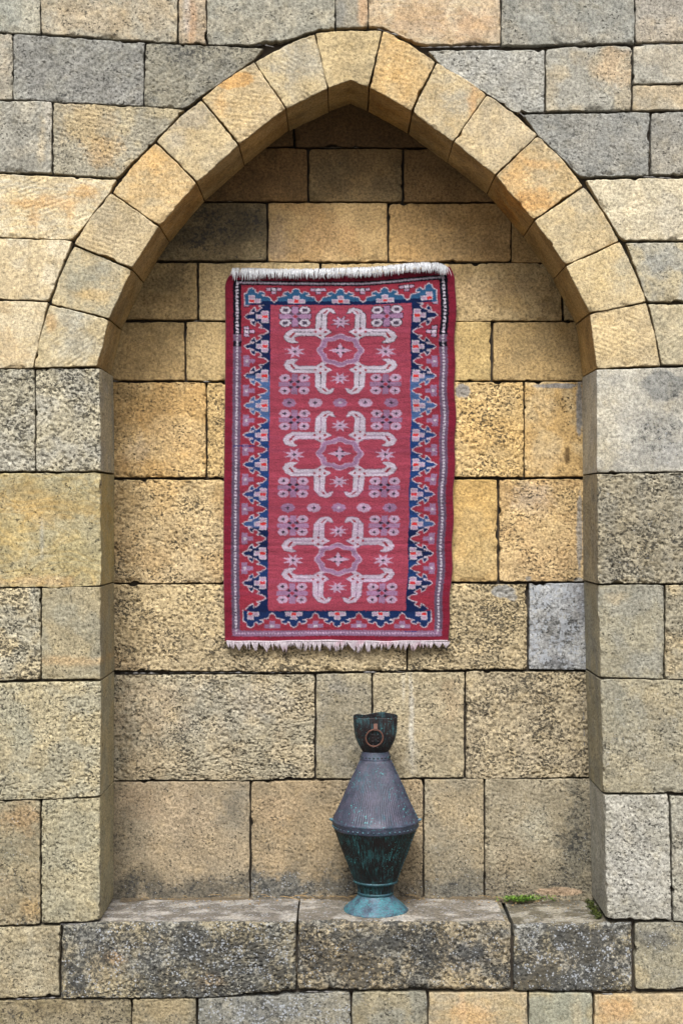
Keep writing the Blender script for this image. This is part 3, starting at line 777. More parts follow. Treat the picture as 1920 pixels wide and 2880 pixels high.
stone('niche_stone', [(1486, 1640), (1690, 1640), (1690, 1884), (1486, 1884)], (172, 172, 174), c2=(140, 140, 146), pore=.3, dark=.6, white=.9, rough=1.2, **b)
stone('niche_stone', [(280, 1898), (885, 1895), (886, 2190), [(700, 2193), (280, 2195)]], (186, 166, 126), c2=(174, 160, 128), pore=.8, dark=.3, white=.05, rough=1.5, **b)
stone('niche_stone', [(889, 1895), (1045, 1894), (1046, 2189), (888, 2190)], (160, 148, 122), c2=(170, 154, 116), pore=.35, dark=.3, white=.08, **b)
stone('niche_stone', [(1048, 1893), (1306, 1890), (1305, 2187), (1048, 2189)], (184, 164, 122), c2=(176, 158, 118), pore=.4, dark=.22, white=.05, **b)
stone('niche_stone', [(1309, 1889), (1700, 1889), (1700, 2187), [(1400, 2190), (1309, 2188)]], (188, 166, 122), c2=(180, 160, 122), pore=.95, dark=.28, rough=1.6, **b)
stone('niche_stone', [(280, 2198), (703, 2197), (703, 2545), (280, 2545)], (176, 152, 112), c2=(166, 146, 112), pore=.32, dark=.25, white=.06, **b)
stone('niche_stone', [(706, 2197), (1188, 2191), (1189, 2545), (706, 2545)], (176, 148, 102), c2=(166, 142, 102), pore=.42, dark=.25, white=.08, **b)
stone('niche_stone', [(1192, 2191), (1360, 2191), (1361, 2545), (1192, 2545)], (176, 154, 112), c2=(164, 148, 116), pore=.35, dark=.22, white=.08, tool=60, **b)
stone('niche_stone', [(1363, 2191), (1700, 2190), (1700, 2545), (1364, 2545)], (172, 156, 122), c2=(162, 146, 112), pore=.5, dark=.32, white=.08, rough=1.3, **b)

# ---- the wall goes on beyond the picture: plain coarse stones
lo = dict(res=.03, mark=False, gap=.003)
rows = [-900, -690, -480, -275, -70]
pal = [(160, 156, 144), (172, 164, 146), (150, 147, 138), (186, 172, 144)]
for a, b_ in zip(rows[:-1], rows[1:]):
    x = -900 - random.randint(0, 200)
    while x < 2700:
        w = random.randint(240, 420)
        stone('stone', [(x, a), (x + w, a), (x + w, b_), (x, b_)], random.choice(pal), **lo)
        x += w
cl = [-70, 85, 280, 482, 665, 838, 1036, 1328, 1654, 1920, 2254, 2610, 2814, 2990]
for a, b_ in zip(cl[:-1], cl[1:]):
    for x0, x1 in ((-900, -510), (-510, -120), (2040, 2400), (2400, 2800)):
        stone('stone', [(x0, a), (x1, a), (x1, b_), (x0, b_)], random.choice(pal + [(180, 160, 120)] * 2), pore=.3, **lo)
x = -900
while x < 2700:
    w = random.randint(280, 460)
    stone('stone', [(x, 2990), (x + w, 2990), (x + w, 3186), (x, 3186)], random.choice(pal[2:] + [(150, 136, 105)]), pore=.3, **lo)
    x += w


# ---- mortar behind the joints, and the solid core that closes the wall
def mortar_and_core():
    opening = [(284, 2640)] + [(284, 1500)] + [it[i] for i in range(8)] + [(986, 227)] + [it[i] for i in range(8, 16)] + [(1680, 1500), (1705, 2640)]
    cx, cy = 980, 1500
    inner, outer = [], []
    for (u, v) in opening:
        du, dv = u - cx, v - cy
        l = math.hypot(du, dv)
        inner.append((u + du / l * 40, v + dv / l * 40 if v < 2600 else 2640))
        k = min((1850 if du > 0 else 1880) / max(abs(du), 1e-6), (2400 if dv < 0 else 1690) / max(abs(dv), 1e-6))
        outer.append((cx + du * k, cy + dv * k))
    V, F = [], []
    n = len(opening)
    for (u, v) in inner: V.append(P(u, v) [0:1] + (0.03,) + P(u, v)[2:])
    for (u, v) in outer: V.append(P(u, v)[0:1] + (0.03,) + P(u, v)[2:])
    for i in range(n - 1):
        F.append((i, i + 1, n + i + 1, n + i))
    # under the sill
    a, b2 = len(V), 0
    V += [(V[0][0], .03, V[0][2]), (V[n - 1][0], .03, V[n - 1][2]), (V[2 * n - 1][0], .03, V[2 * n - 1][2]), (V[n][0], .03, V[n][2])]
    F.append((a, a + 1, a + 2, a + 3))
    # corner fillers far outside the picture
    x0, x1, z0, z1 = -1.9, 1.9, 0.0, 4.05
    a = len(V)
    V += [(x0, .052, z0), (x1, .052, z0), (x1, .052, .45), (x0, .052, .45), (x0, .052, 3.35), (x1, .052, 3.35), (x1, .052, z1), (x0, .052, z1),
          (x0, .0535, z0), (-1.0, .0535, z0), (-1.0, .0535, z1), (x0, .0535, z1), (1.0, .0535, z0), (x1, .0535, z0), (x1, .0535, z1), (1.0, .0535, z1)]
    F += [(a, a + 1, a + 2, a + 3), (a + 4, a + 5, a + 6, a + 7), (a + 8, a + 9, a + 10, a + 11), (a + 12, a + 13, a + 14, a + 15)]
    # behind the niche stones
    a = len(V)
    yb = NICHE + 0.03
    V += [(-.85, yb, .4), (.85, yb, .4), (.85, yb, 3.1), (-.85, yb, 3.1)]
    F.append((a, a + 1, a + 2, a + 3))
    mesh_obj('mortar', V, F, MORTAR, wall, smoothed=False)
    y0, y1 = 0.06, 0.6
    V = [(x0, y0, z0), (x1, y0, z0), (x1, y0, z1), (x0, y0, z1), (x0, y1, z0), (x1, y1, z0), (x1, y1, z1), (x0, y1, z1)]
    F = [(4, 5, 6, 7), (0, 1, 5, 4), (1, 2, 6, 5), (2, 3, 7, 6), (3, 0, 4, 7)]
    mesh_obj('wall_core', V, F, MORTAR, wall, smoothed=False)


mortar_and_core()
# ------------------------------------------------------------------ the rug: a knotted pile whose knots carry the pattern's dyes
RX0, RY0, RW, RH = 633, 765, 646, 1038      # pattern frame: 1 unit = 1 mm-ish knot pitch unit


class Canvas:
    def __init__(self, w, h, ss=2):
        self.w, self.h, self.ss = w, h, ss
        self.a = np.zeros((h * ss, w * ss, 3))
        self.yy, self.xx = np.mgrid[0:h * ss, 0:w * ss]
        self.mir = False

    def _box(self, x0, y0, x1, y1):
        s = self.ss
        return max(0, int(x0 * s) - 2), max(0, int(y0 * s) - 2), min(self.w * s, int(x1 * s) + 3), min(self.h * s, int(y1 * s) + 3)

    def _do(self, pts, fn):
        variants = [pts]
        if self.mir:
            variants.append([(self.w - x, y) for x, y in pts])
        for q in variants:
            fn(np.asarray(q, float))

    def poly(self, pts, col):
        def f(q):
            x0, y0, x1, y1 = self._box(q[:, 0].min(), q[:, 1].min(), q[:, 0].max(), q[:, 1].max())
            if x1 <= x0 or y1 <= y0:
                return
            X = (self.xx[y0:y1, x0:x1] + .5) / self.ss
            Y = (self.yy[y0:y1, x0:x1] + .5) / self.ss
            m = np.zeros(X.shape, bool)
            for i in range(len(q)):
                (ax, ay), (bx, by) = q[i], q[(i + 1) % len(q)]
                if ay == by:
                    continue
                m ^= ((ay > Y) != (by > Y)) & (X < (bx - ax) * (Y - ay) / (by - ay) + ax)
            self.paint(y0, y1, x0, x1, m, col)
        self._do(pts, f)

    def paint(self, y0, y1, x0, x1, m, col):
        if callable(col):
            Y = (self.yy[y0:y1, x0:x1] + .5) / self.ss
            self.a[y0:y1, x0:x1][m] = col(Y)[m]
        else:
            self.a[y0:y1, x0:x1][m] = col

    def line(self, pts, w, col):
        def f(q):
            for i in range(len(q) - 1):
                (ax, ay), (bx, by) = q[i], q[i + 1]
                x0, y0, x1, y1 = self._box(min(ax, bx) - w, min(ay, by) - w, max(ax, bx) + w, max(ay, by) + w)
                if x1 <= x0 or y1 <= y0:
                    continue
                X = (self.xx[y0:y1, x0:x1] + .5) / self.ss
                Y = (self.yy[y0:y1, x0:x1] + .5) / self.ss
                dx, dy = bx - ax, by - ay
                L2 = dx * dx + dy * dy + 1e-9
                t = np.clip(((X - ax) * dx + (Y - ay) * dy) / L2, 0, 1)
                self.paint(y0, y1, x0, x1, (X - ax - t * dx) ** 2 + (Y - ay - t * dy) ** 2 < (w / 2) ** 2, col)
        self._do(pts, f)

    def rect(self, x0, y0, x1, y1, col):
        self.poly([(x0, y0), (x1, y0), (x1, y1), (x0, y1)], col)

    def box(self, x0, y0, x1, y1, fill, edge, w=2.2):
        self.rect(x0 - w / 2, y0 - w / 2, x1 + w / 2, y1 + w / 2, edge)
        self.rect(x0 + w / 2, y0 + w / 2, x1 - w / 2, y1 - w / 2, fill)

    def ell(self, cx, cy, rx, ry, col, k=0, amp=0, ph=0):
        self.poly([(cx + rx * (1 + amp * math.cos(k * t + ph)) * math.cos(t), cy + ry * (1 + amp * math.cos(k * t + ph)) * math.sin(t))
                   for t in np.linspace(0, 2 * math.pi, 48, endpoint=False)], col)


def rug_pattern():
    RED, EDGE = dye((146, 48, 66)), dye((126, 30, 52))
    WHITE, LILAC, MAUVE, GREYV = dye((192, 184, 200)), dye((184, 156, 184)), dye((148, 114, 148)), dye((96, 82, 106))
    DARK, INK = dye((40, 32, 52)), dye((16, 14, 30))
    NAVY, LB, MB = dye((10, 30, 74)), dye((72, 100, 150)), dye((30, 60, 116))
    TEAL = dye((44, 88, 128))
    DOT = dye((212, 52, 58))
    FIELD = dye((158, 66, 86))
    c = Canvas(RW, RH)
    c.a[:] = EDGE
    V = lambda v: v - RY0

    def blue(Y):
        v = Y + RY0
        out = np.empty(Y.shape + (3,))
        out[:] = NAVY
        t = smooth(1052, 1062, v) * smooth(1192, 1180, v)
        out = out * (1 - t[..., None]) + LB * t[..., None]
        t = smooth(1180, 1192, v) * smooth(1488, 1478, v)
        out = out * (1 - t[..., None]) + MB * t[..., None]
        t = smooth(1570, 1585, v) * smooth(1640, 1625, v)
        out = out * (1 - .7 * t[..., None]) + MB * .7 * t[..., None]
        t = smooth(1455, 1465, v) * smooth(1486, 1482, v)
        out = out * (1 - .6 * t[..., None]) + LB * .6 * t[..., None]
        return out

    # guard stripe
    c.rect(22, 23, RW - 22, RH - 14.5, INK)
    sx = lambda Y: None
    def guard(Y):
        v = Y + RY0
        o = np.empty(Y.shape + (3,))
        o[:] = INK
        m = (v > 941) & ~((v > 960) & (v < 975))
        tone = (MAUVE * .35 + GREYV * .4)
        o[m] = tone
        m2 = (v > 1040) & (v < 1130)
        o[m2] = MAUVE * .3 + GREYV * .4
        m3 = v > 1300
        o[m3] = GREYV * .6 + MAUVE * .15
        m4 = v > 1768
        o[m4] = MAUVE * .8
        return o
    c.rect(22, 23, RW - 22, RH - 15, guard)
    c.mir = True
    y = 34
    while y < RH - 24:
        top = y + RY0 < 942
        w = 3.4 if top else 3.0
        c.rect(33.5 - w, y - 3.2, 33.5 + w, y + 3.2, WHITE * 1.15 if top else WHITE)
        y += 9.0
    c.mir = False
    x = 34
    while x < RW - 30:
        c.rect(x - 3.2, 27.5, x + 3.2, 32.5, WHITE * .92)
        c.rect(x + 2.4, 28, x + 5.6, 32, LILAC * .75)
        c.rect(x - 2.6, RH - 26, x + 2.6, RH - 21, LILAC * 1.1)
        x += 8.6
    # border ground and field
    BT, BB = 37, RH - 31
    c.rect(45, BT, RW - 45, BB, RED)
    FX0, FY0, FY1 = 126, 93, V(1717)
    c.mir = True
    # --- side teeth
    prof = [(305, 0), (345, 30), (428, 40), (432, 56), (380, 48), (402, 95), (440, 120), (456, 66), (500, 86), (532, 115), (490, 140), (560, 152), (612, 184)]
    prof = [(a / 4.612 - 13, b_ / 4.612) for a, b_ in prof]
    tips = [891.5 + 83.1 * k for k in range(10)]
    outline = []
    for t in tips:
        yc = V(t)
        up = [(a, yc - b_) for a, b_ in prof[::-1]]
        dn = [(a, yc + b_) for a, b_ in prof]
        outline += up + dn[1:]
    outline += [(a, V(1722.6) - b_) for a, b_ in prof[::-1][:8]] + [(62, V(1712))]
    c.poly([(FX0, 60)] + outline + [(FX0, RH - 60)], blue)
    c.line(outline, 2.4, WHITE * .92)
    for k, t in enumerate(tips):
        yc = V(t)
        bx0, bx1, bx2 = 465 / 4.612 - 13, 530 / 4.612 - 13, 613 / 4.612 - 13
        for dy in (-1, 0, 1):
            c.box(bx1, yc + dy * 10.6 - 5.3, bx2, yc + dy * 10.6 + 5.3, DOT * .9 if dy == 0 else LILAC * .92, WHITE, 2.2)
        c.box(bx0, yc - 5.5, bx1, yc + 5.5, LILAC * .92, WHITE, 2.2)
        # little cross between the teeth
        ym = yc + 41.5
        early = t < 960
        e, fl = (INK, LILAC) if early else (MAUVE, MAUVE)
        ax0, ax1, ax2 = 300 / 4.612 - 13, 370 / 4.612 - 13, 440 / 4.612 - 13
        if k < 9:
            for dy in (-1, 0, 1):
                c.box(ax0, ym + dy * 10 - 5, ax1, ym + dy * 10 + 5, WHITE if dy == 0 else fl, e, 2)
            c.box(ax1, ym - 5, ax2, ym + 5, fl, e, 2)
            if not early:
                c.rect(ax0 - 1, ym - 4, ax1 + 1, ym + 4, MAUVE)
                c.ell((ax0 + ax1) / 2 + 1, ym, 4.2, 4.2, WHITE * .95)
    c.box(300 / 4.612 - 13, V(855), 370 / 4.612 - 13, V(864), LILAC * .8, INK, 2)
    c.mir = False
    # --- top and bottom crowns
    crown = [(0, 368), (45, 392), (52, 430), (80, 440), (105, 412), (160, 430), (172, 458), (120, 466), (190, 482), (235, 490), (250, 532), (288, 560)]
    def crowns(cxs, ytip, sgn, col, base_y, corner_cols, early):
        f = lambda q: (q[0] / 4.612, (q[1] - 368) / 4.612 * sgn)
        pr = [f(q) for q in crown]
        pr = [(a * (125 / 2) / pr[-1][0], b_ * 1.0) for a, b_ in pr]
        full = []
        for i, cx in enumerate(cxs):
            left = [(cx - a, ytip + b_) for a, b_ in pr[::-1]]
            right = [(cx + a, ytip + b_) for a, b_ in pr]
            if i == 0:
                left = [(cx - 20, base_y + sgn * 8), (cx - 21, ytip + sgn * 18), (cx - 12, ytip + sgn * 14), (cx - 9, ytip + sgn * 4)]
            if i == len(cxs) - 1:
                right = [(cx, ytip), (cx + 9, ytip + sgn * 4), (cx + 12, ytip + sgn * 14), (cx + 21, ytip + sgn * 18), (cx + 20, base_y + sgn * 8)]
            full += left + right
        inner = FY0 if sgn > 0 else FY1
        c.poly(full + [(cxs[-1] + 20, inner), (cxs[0] - 20, inner)], col)
        if sgn > 0:
            c.rect(cxs[0] - 4, V(847), cxs[-1] + 4, FY0 + .5, NAVY)
        else:
            c.rect(cxs[0] - 4, FY1 - .5, cxs[-1] + 4, FY1 + 3, NAVY)
        c.line(full, 2.4, WHITE * .92)
        for i, cx in enumerate(cxs):
            by = ytip + sgn * 38
            ty = ytip + sgn * 28
            first, last = i == 0, i == len(cxs) - 1
            for dx in (-1, 0, 1):
                if (first and dx == -1) or (last and dx == 1):
                    continue
                c.box(cx + dx * 15.5 - 7.7, by - 5, cx + dx * 15.5 + 7.7, by + 5, DOT * .9 if dx == 0 else LILAC * .92, WHITE, 2.2)
            c.box(cx - 7.7, ty - 5, cx + 7.7, ty + 5, LILAC * .92, WHITE, 2.2)
            if not last:
                mx = (cx + cxs[i + 1]) / 2
                my = ytip + sgn * 4
                e, fl = (INK, LILAC * .9) if early else (MAUVE, MAUVE)
                for dx in (-1, 0, 1):
                    c.box(mx + dx * 14.5 - 7, my - 4.5, mx + dx * 14.5 + 7, my + 4.5, WHITE if dx == 0 else fl, e, 2)
                c.box(mx - 7, my + sgn * 9 - 4.5, mx + 7, my + sgn * 9 + 4.5, fl, e, 2)
    cx0 = [75, 199, 323, 447, 571]
    crowns(cx0, V(809), 1, TEAL, V(850), None, True)
    crowns(cx0, V(1764), -1, NAVY * .6 + MB * .4, V(1722), None, False)
    # --- field
    c.rect(FX0, FY0, RW - FX0, FY1, FIELD)
    c.mir = True
    mid = RW / 2
    hookv = [(1225, 905), (1232, 725), (1305, 645), (1395, 625), (1450, 648), (1478, 705), (1440, 698), (1405, 678), (1365, 722), (1368, 905)]
    hookh = [(1290, 905), (930, 905), (855, 945), (816, 1005), (850, 1062), (930, 1086), (1008, 1078), (962, 1052), (945, 1022), (1010, 990), (1230, 990), (1385, 1082), (1425, 1052), (1335, 1000), (1440, 942), (1370, 900)]
    rel = lambda q: (q[0] / 4.612 + 620 - 956, q[1] / 4.612 + 730 - 986)
    for ui, cyv in enumerate((986, 1276, 1573)):
        cy = V(cyv)
        w1 = WHITE if ui == 0 else (WHITE * .85 + LILAC * .15 if ui == 1 else WHITE * .6 + LILAC * .4)
        ink = DARK if ui == 0 else MAUVE * .8
        for sg in (1, -1):
            tr = lambda q: (mid + rel(q)[0], cy + sg * rel(q)[1] + (0 if sg > 0 else 3))
            for hk in (hookv, hookh):
                pts = [tr(q) for q in hk]
                c.line(pts + [pts[0]], 3.2 if (ui == 0 and sg > 0) else 2.2, ink if (ui == 0 and sg > 0) else MAUVE * .62)
            for hk in (hookv, hookh):
                c.poly([tr(q) for q in hk], w1)
            c.line([tr((1300, 700)), tr((1300, 890))], 2.2, ink)
            c.line([tr((950, 942)), tr((1215, 945))], 2.0, ink)
            c.poly([tr(q) for q in ((1320, 700), (1350, 668), (1395, 655), (1360, 690), (1325, 712))], RED)
            c.poly([tr(q) for q in ((885, 1010), (940, 950), (970, 955), (915, 1020))], RED)
            for q in ((1225, 940), (1355, 942), (1292, 900), (1292, 985)):
                X_, Y_ = tr(q)
                c.poly([(X_ - 5, Y_), (X_, Y_ - 4), (X_ + 5, Y_), (X_, Y_ + 4)], RED)
            # corner rosettes
            rx, ry = mid - 128, cy - sg * 95
            first = ui == 0 and sg > 0
            ring = WHITE if first else LILAC
            if first:
                for ox in (-27, 27):
                    for oy in (-18, 18):
                        c.ell(rx + ox, ry + oy, 17.5, 12.5, DARK)
                c.rect(rx - 11, ry - 30, rx + 11, ry + 30, DARK)
                c.rect(rx - 46, ry - 8, rx + 46, ry + 8, DARK)
            m1 = MAUVE * 1.15 if first else MAUVE * (.9 + .1 * ui)
            c.rect(rx - 9, ry - 28, rx + 9, ry + 28, m1)
            c.rect(rx - 44, ry - 6.5, rx + 44, ry + 6.5, m1)
            for ox in (-27, 27):
                for oy in (-18, 18):
                    c.ell(rx + ox, ry + oy, 15.5, 10.5, ring, 6, .05)
                    if first:
                        c.rect(rx + ox - 7, ry + oy - 4.5, rx + ox + 7, ry + oy + 4.5, GREYV * .6)
                    else:
                        c.ell(rx + ox, ry + oy, 5.0, 3.2, DARK, 4, .4)
            for ox in (-10, 10):
                for oy in (-7.5, 7.5):
                    c.poly([(rx + ox - 7, ry + oy), (rx + ox, ry + oy - 4.5), (rx + ox + 7, ry + oy), (rx + ox, ry + oy + 4.5)], GREYV * .7 if first else DARK)
            c.poly([(rx - 8, ry), (rx, ry - 6), (rx + 8, ry), (rx, ry + 6)], RED * 1.05)
            # stars on the axis
            sy = cy - sg * 79
            st = [(mid + (25 if i % 2 == 0 else 10) * math.cos(i * math.pi / 8 + .39) * 1.15, sy + (18 if i % 2 == 0 else 8) * math.sin(i * math.pi / 8 + .39)) for i in range(16)]
            if first:
                c.line(st + [st[0]], 2.4, DARK)
            c.poly(st, LILAC)
            c.ell(mid, sy, 3.5, 3, DARK, 4, .5)
        # side stars
        sx_, sy = mid - 127, cy + 3
        st = [(sx_ + (32 if i % 2 == 0 else 13) * math.cos(i * math.pi / 8 + .39), sy + (20 if i % 2 == 0 else 9) * math.sin(i * math.pi / 8 + .39)) for i in range(16)]
        c.poly(st, LILAC * 1.05)
        c.ell(sx_, sy, 4.5, 3.6, DARK, 4, .5)
        # medallion
        c.ell(mid, cy, 64, 45, LILAC, 8, .06)
        c.ell(mid, cy, 60.5, 42, MAUVE * 1.05, 8, .06)
        c.ell(mid, cy, 48.5, 33, LILAC * .9, 8, .07)
        c.ell(mid, cy, 46, 31, FIELD * .95, 8, .08)
        st = [(mid + (34 if i % 2 == 0 else 13) * math.cos(i * math.pi / 4), cy + (21 if i % 2 == 0 else 9) * math.sin(i * math.pi / 4)) for i in range(8)]
        c.poly(st, LILAC)
        for ox in (-8, 8):
            for oy in (-6.5, 6.5):
                c.poly([(mid + ox - 5.5, cy + oy), (mid + ox, cy + oy - 3), (mid + ox + 5.5, cy + oy), (mid + ox, cy + oy + 3)], DARK)
        c.ell(mid, cy, 3, 2.5, LILAC * 1.1)
    for rv in (1133, 1428):
        for k, ox in enumerate((-143, -70)):
            t = (MAUVE, LILAC * .95)[k]
            c.ell(mid + ox, V(rv), 19.5, 12.5, t, 8, .05)
            c.ell(mid + ox, V(rv), 4.5, 3.6, DARK, 4, .5)
        c.ell(mid, V(rv), 19.5, 12.5, MAUVE * 1.05, 8, .05)
        c.ell(mid, V(rv), 4.5, 3.6, WHITE * .9)
    c.mir = False
    # stray knots
    c.rect(25, V(1253), 85, V(1256), dye((40, 50, 110)))
    c.rect(RW - 130, RH - 30, RW - 95, RH - 28, dye((40, 50, 120)))
    s = c.ss
    return c.a.reshape(RH, s, RW, s, 3).mean((1, 3))


def make_rug():
    rug = empty('rug', P(956, 1803, NICHE - 0.02), 'red knotted wool rug with blue toothed border hanging in the niche', 'rug')
    inv = np.array(rug.location)
    pat = rug_pattern()
    n = N('wool_pile')
    col = n.attr('Col').outputs['Color']
    g = n.noise(420, 3, 0.7)
    g2 = n.noise(60, 3, 0.6, n.map(scale=(0.35, 1, 2.2)))
    c = n.mix(1.0, col, n.val(n.ramp(g, 0.28, 0.72, 0.68, 1.30)), 'MULTIPLY')
    c = n.mix(1.0, c, n.val(n.ramp(g2, 0.3, 0.7, 0.86, 1.12)), 'MULTIPLY')
    n.bsdf(Base_Color=c, Roughness=0.95, Normal=n.bump(n.math('ADD', g, n.math('MULTIPLY', g2, .5)), 0.6, 0.003))
    n.b.inputs['Sheen Weight'].default_value = 0.25
    n.b.inputs['Sheen Roughness'].default_value = 0.4
    n.b.inputs['Specular IOR Level'].default_value = 0.1
    wool = n.m
    yr = NICHE - 0.016
    ni, nj = 400, 642
    S, Tt = np.meshgrid(np.linspace(0, 1, ni + 1), np.linspace(0, 1, nj + 1))
    sl, tl = S.ravel(), Tt.ravel()
    py = tl * (RH - 1.2) + .2
    px = sl * (RW - 1.2) + .2
    # sample with soft knot wobble
    jit = rng.normal(size=(2, len(px))) * 0.8
    ix = np.clip(px + jit[0], 0, RW - 1).astype(int)
    iy = np.clip(py + jit[1], 0, RH - 1).astype(int)
    colr = pat[iy, ix]
    colr = colr * (1 + rng.normal(size=(len(px), 1)) * 0.10)
    rows_n = fbm(np.stack([np.zeros(nj + 1) + .3, np.zeros(nj + 1), np.arange(nj + 1) * .0016], 1), .03, 4, 3.3)
    colr *= (1 + rows_n[np.repeat(np.arange(nj + 1), ni + 1)] * 0.16)[:, None]
    # abrash: some weft rows run pinker
    pk = smooth(0.15, .5, rows_n[::-1][np.repeat(np.arange(nj + 1), ni + 1)])[:, None]
    colr = colr * (1 - .35 * pk) + (colr * .8 + colr.mean(1, keepdims=True) * np.array([.35, .12, .3])) * .35 * pk
    v = RY0 + py
    # hung shape
    left = 633 + 2.0 * np.sin((v - 760) / 180.) - 2.5 * smooth(900, 1200, v) + 3 * smooth(1560, 1800, v)
    right = 1279.5 - 3 * smooth(1100, 1400, v) - 14 * smooth(1350, 1800, v) + 1.5 * np.sin(v / 60.) + 2.0 * np.sin(v / 23. + 1)
    left = left + 20 * np.clip(1 - (v - 765) / 45, 0, 1) ** 2
    right = right - 16 * np.clip(1 - (v - 765) / 40, 0, 1) ** 2
    u = left + sl * (right - left)
    v = v - 17 * smooth(.55, 1.0, sl) * smooth(960, 780, v) + 4 * np.sin(sl * math.pi) * smooth(900, 770, v)
    v = v + 1.2 * np.sin(sl * 9) * smooth(1700, 1800, v)
    k = (CAM_D + yr) / CAM_D / 1000.0
    X = (u - 960) * k
    Z = CAM_Z + (1440 - v) * k
    p3 = np.stack([X, np.zeros_like(X), Z], 1)
    wav = fbm(p3, (.45, 1, .2), 2, 4.0) * 0.007 + fbm(p3, (.22, 1, .035), 2, 6.0) * 0.0012
    crease = 0.0014 * np.exp(-((v - 1532 - 3 * np.sin(sl * 5)) / 4.5) ** 2) - 0.0016 * np.exp(-((v - 1546) / 8) ** 2)
    lift = -0.006 * smooth(1500, 1800, v)
    topc = 0.020 * np.clip(1 - (v - (752 + 0 * v)) / 42, 0, 1) ** 2      # the head rolls back over the hanging rod
    sel = 0.003 * (np.clip(1 - sl * RW / 6, 0, 1) ** 2 + np.clip(1 - (1 - sl) * RW / 6, 0, 1) ** 2)
    knots = rng.normal(size=len(X)) * 0.00028
    Y = yr - 0.006 + wav + crease + lift + topc + sel + knots
    Y = np.minimum(Y, NICHE - 0.004)
    pts = np.stack([X, Y, Z], 1)
    idx = np.arange((ni + 1) * (nj + 1)).reshape(nj + 1, ni + 1)
    F = [np.stack([idx[:-1, :-1].ravel(), idx[1:, :-1].ravel(), idx[1:, 1:].ravel(), idx[:-1, 1:].ravel()], 1)]
    ring = np.concatenate([idx[0, :], idx[1:, -1], idx[-1, -2::-1], idx[-2:0:-1, 0]])
    bk = pts[ring].copy()
    bk[:, 1] += 0.006
    m = len(ring)
    nx = np.roll(np.arange(m), -1)
    cur = np.arange(m) + len(pts)
    F.append(np.stack([ring, ring[nx], cur[nx], cur], 1))
    allp = np.concatenate([pts, bk]) - inv
    allc = np.concatenate([colr, colr[ring]])
    allc = np.clip(np.concatenate([allc, np.ones((len(allc), 1))], 1), 0, 1)
    mesh_obj('pile', allp, np.concatenate(F), wool, rug, attrs={'Col': allc})

    # cotton for the warp ends
    n = N('cotton_warp')
    s1 = n.noise(260, 3, 0.6, n.map(scale=(1.6, 1, .22)))
    c = n.mix(n.ramp(s1, .3, .7), tuple(dye((176, 164, 176), 1.1)), tuple(dye((224, 214, 222), 1.15)))
    tint = n.noise(24, 2, .5)
    c = n.mix(n.ramp(tint, .52, .7, 0, .5), c, tuple(dye((206, 150, 172))))
    n.bsdf(Base_Color=c, Roughness=0.9, Normal=n.bump(s1, .7, .002))
    cotton = n.m
    n = N('bleached_warp')
    s1 = n.noise(200, 3, 0.6)
    c = n.mix(n.ramp(s1, .3, .7), tuple(dye((204, 208, 218), 1.35)), tuple(dye((240, 242, 246), 1.5)))
    n.bsdf(Base_Color=c, Roughness=0.85)
    bleached = n.m

    # top fringe: warp ends that come over the rolled head and fall forward
    vs_, fs_ = [], []
    lr = random.Random(5)
    def topline(t):
        return 754 + 3 * math.sin(t * 6) - 13 * float(smooth(.62, .92, t)) + 8 * float(smooth(.95, 1, t))
    for i in range(1300):
        t = lr.random()
        if lr.random() < .2 * (1 + math.sin(t * 61) * math.sin(t * 23 + 1)):
            continue
        u0 = 653 + t * (1256 - 653)
        vt = topline(t) + lr.uniform(-2.5, 3)
        ln_ = lr.uniform(12, 29) * (1.25 if t < .12 else 1.0)
        bendx = lr.gauss(0, 6)
        w = lr.uniform(.7, 1.3)
        yb, ym, ye = NICHE - 0.010, NICHE - 0.034 - lr.uniform(0, .008), NICHE - 0.036 - lr.uniform(0, .010)
        path = [(u0 - bendx * .1, vt + 10, yb), (u0, vt + 2, (yb + ym) / 2 + .004), (u0 + bendx * .25, vt, (yb + ym) / 2 - .004), (u0 + bendx * .5, vt + 5, ym), (u0 + bendx * .8, vt + ln_ * .6, ye), (u0 + bendx, vt + ln_, ye + lr.uniform(-.002, .004))]
        b0 = len(vs_)
        for j, (a, b_, y_) in enumerate(path):
            ww = w * (1 if j < 4 else (.85 if j == 4 else .25))
            x_, _, z_ = P(a, b_, y_)
            for (ox, oy) in ((-ww, 0), (ww * .5, -ww), (ww * .5, ww)):
                vs_.append((x_ + ox * .001 - inv[0], y_ + oy * .001 - inv[1], z_ - inv[2]))
        for j in range(len(path) - 1):
            for e in range(3):
                a, b_ = b0 + j * 3 + e, b0 + j * 3 + (e + 1) % 3
                fs_.append((a, b_, b_ + 3, a + 3))
    fr = mesh_obj('top_fringe', vs_, np.array(fs_), bleached, rug)
    fr['kind'] = 'stuff'

    # bottom: woven end band and knotted tassels
    yb = yr - 0.012
    band, bf = [], []
    m = 120
    for i in range(m + 1):
        t = i / m
        u0 = 636.5 + t * (1258 - 636.5)
        v0 = 1803.5 + 1.3 * math.sin(t * 11) + .6 * math.sin(t * 37)
        for a in range(6):
            an = a / 6 * 2 * math.pi
            x_, _, z_ = P(u0, v0 + 2.6 * math.cos(an), yb)
            band.append((x_ - inv[0], yb + .0028 * math.sin(an) - inv[1], z_ - inv[2]))
    for i in range(m):
        for a in range(6):
            p, q = i * 6 + a, i * 6 + (a + 1) % 6
            bf.append((p, q, q + 6, p + 6))
    mesh_obj('end_band', band, np.array(bf), cotton, rug)
    u0 = 637
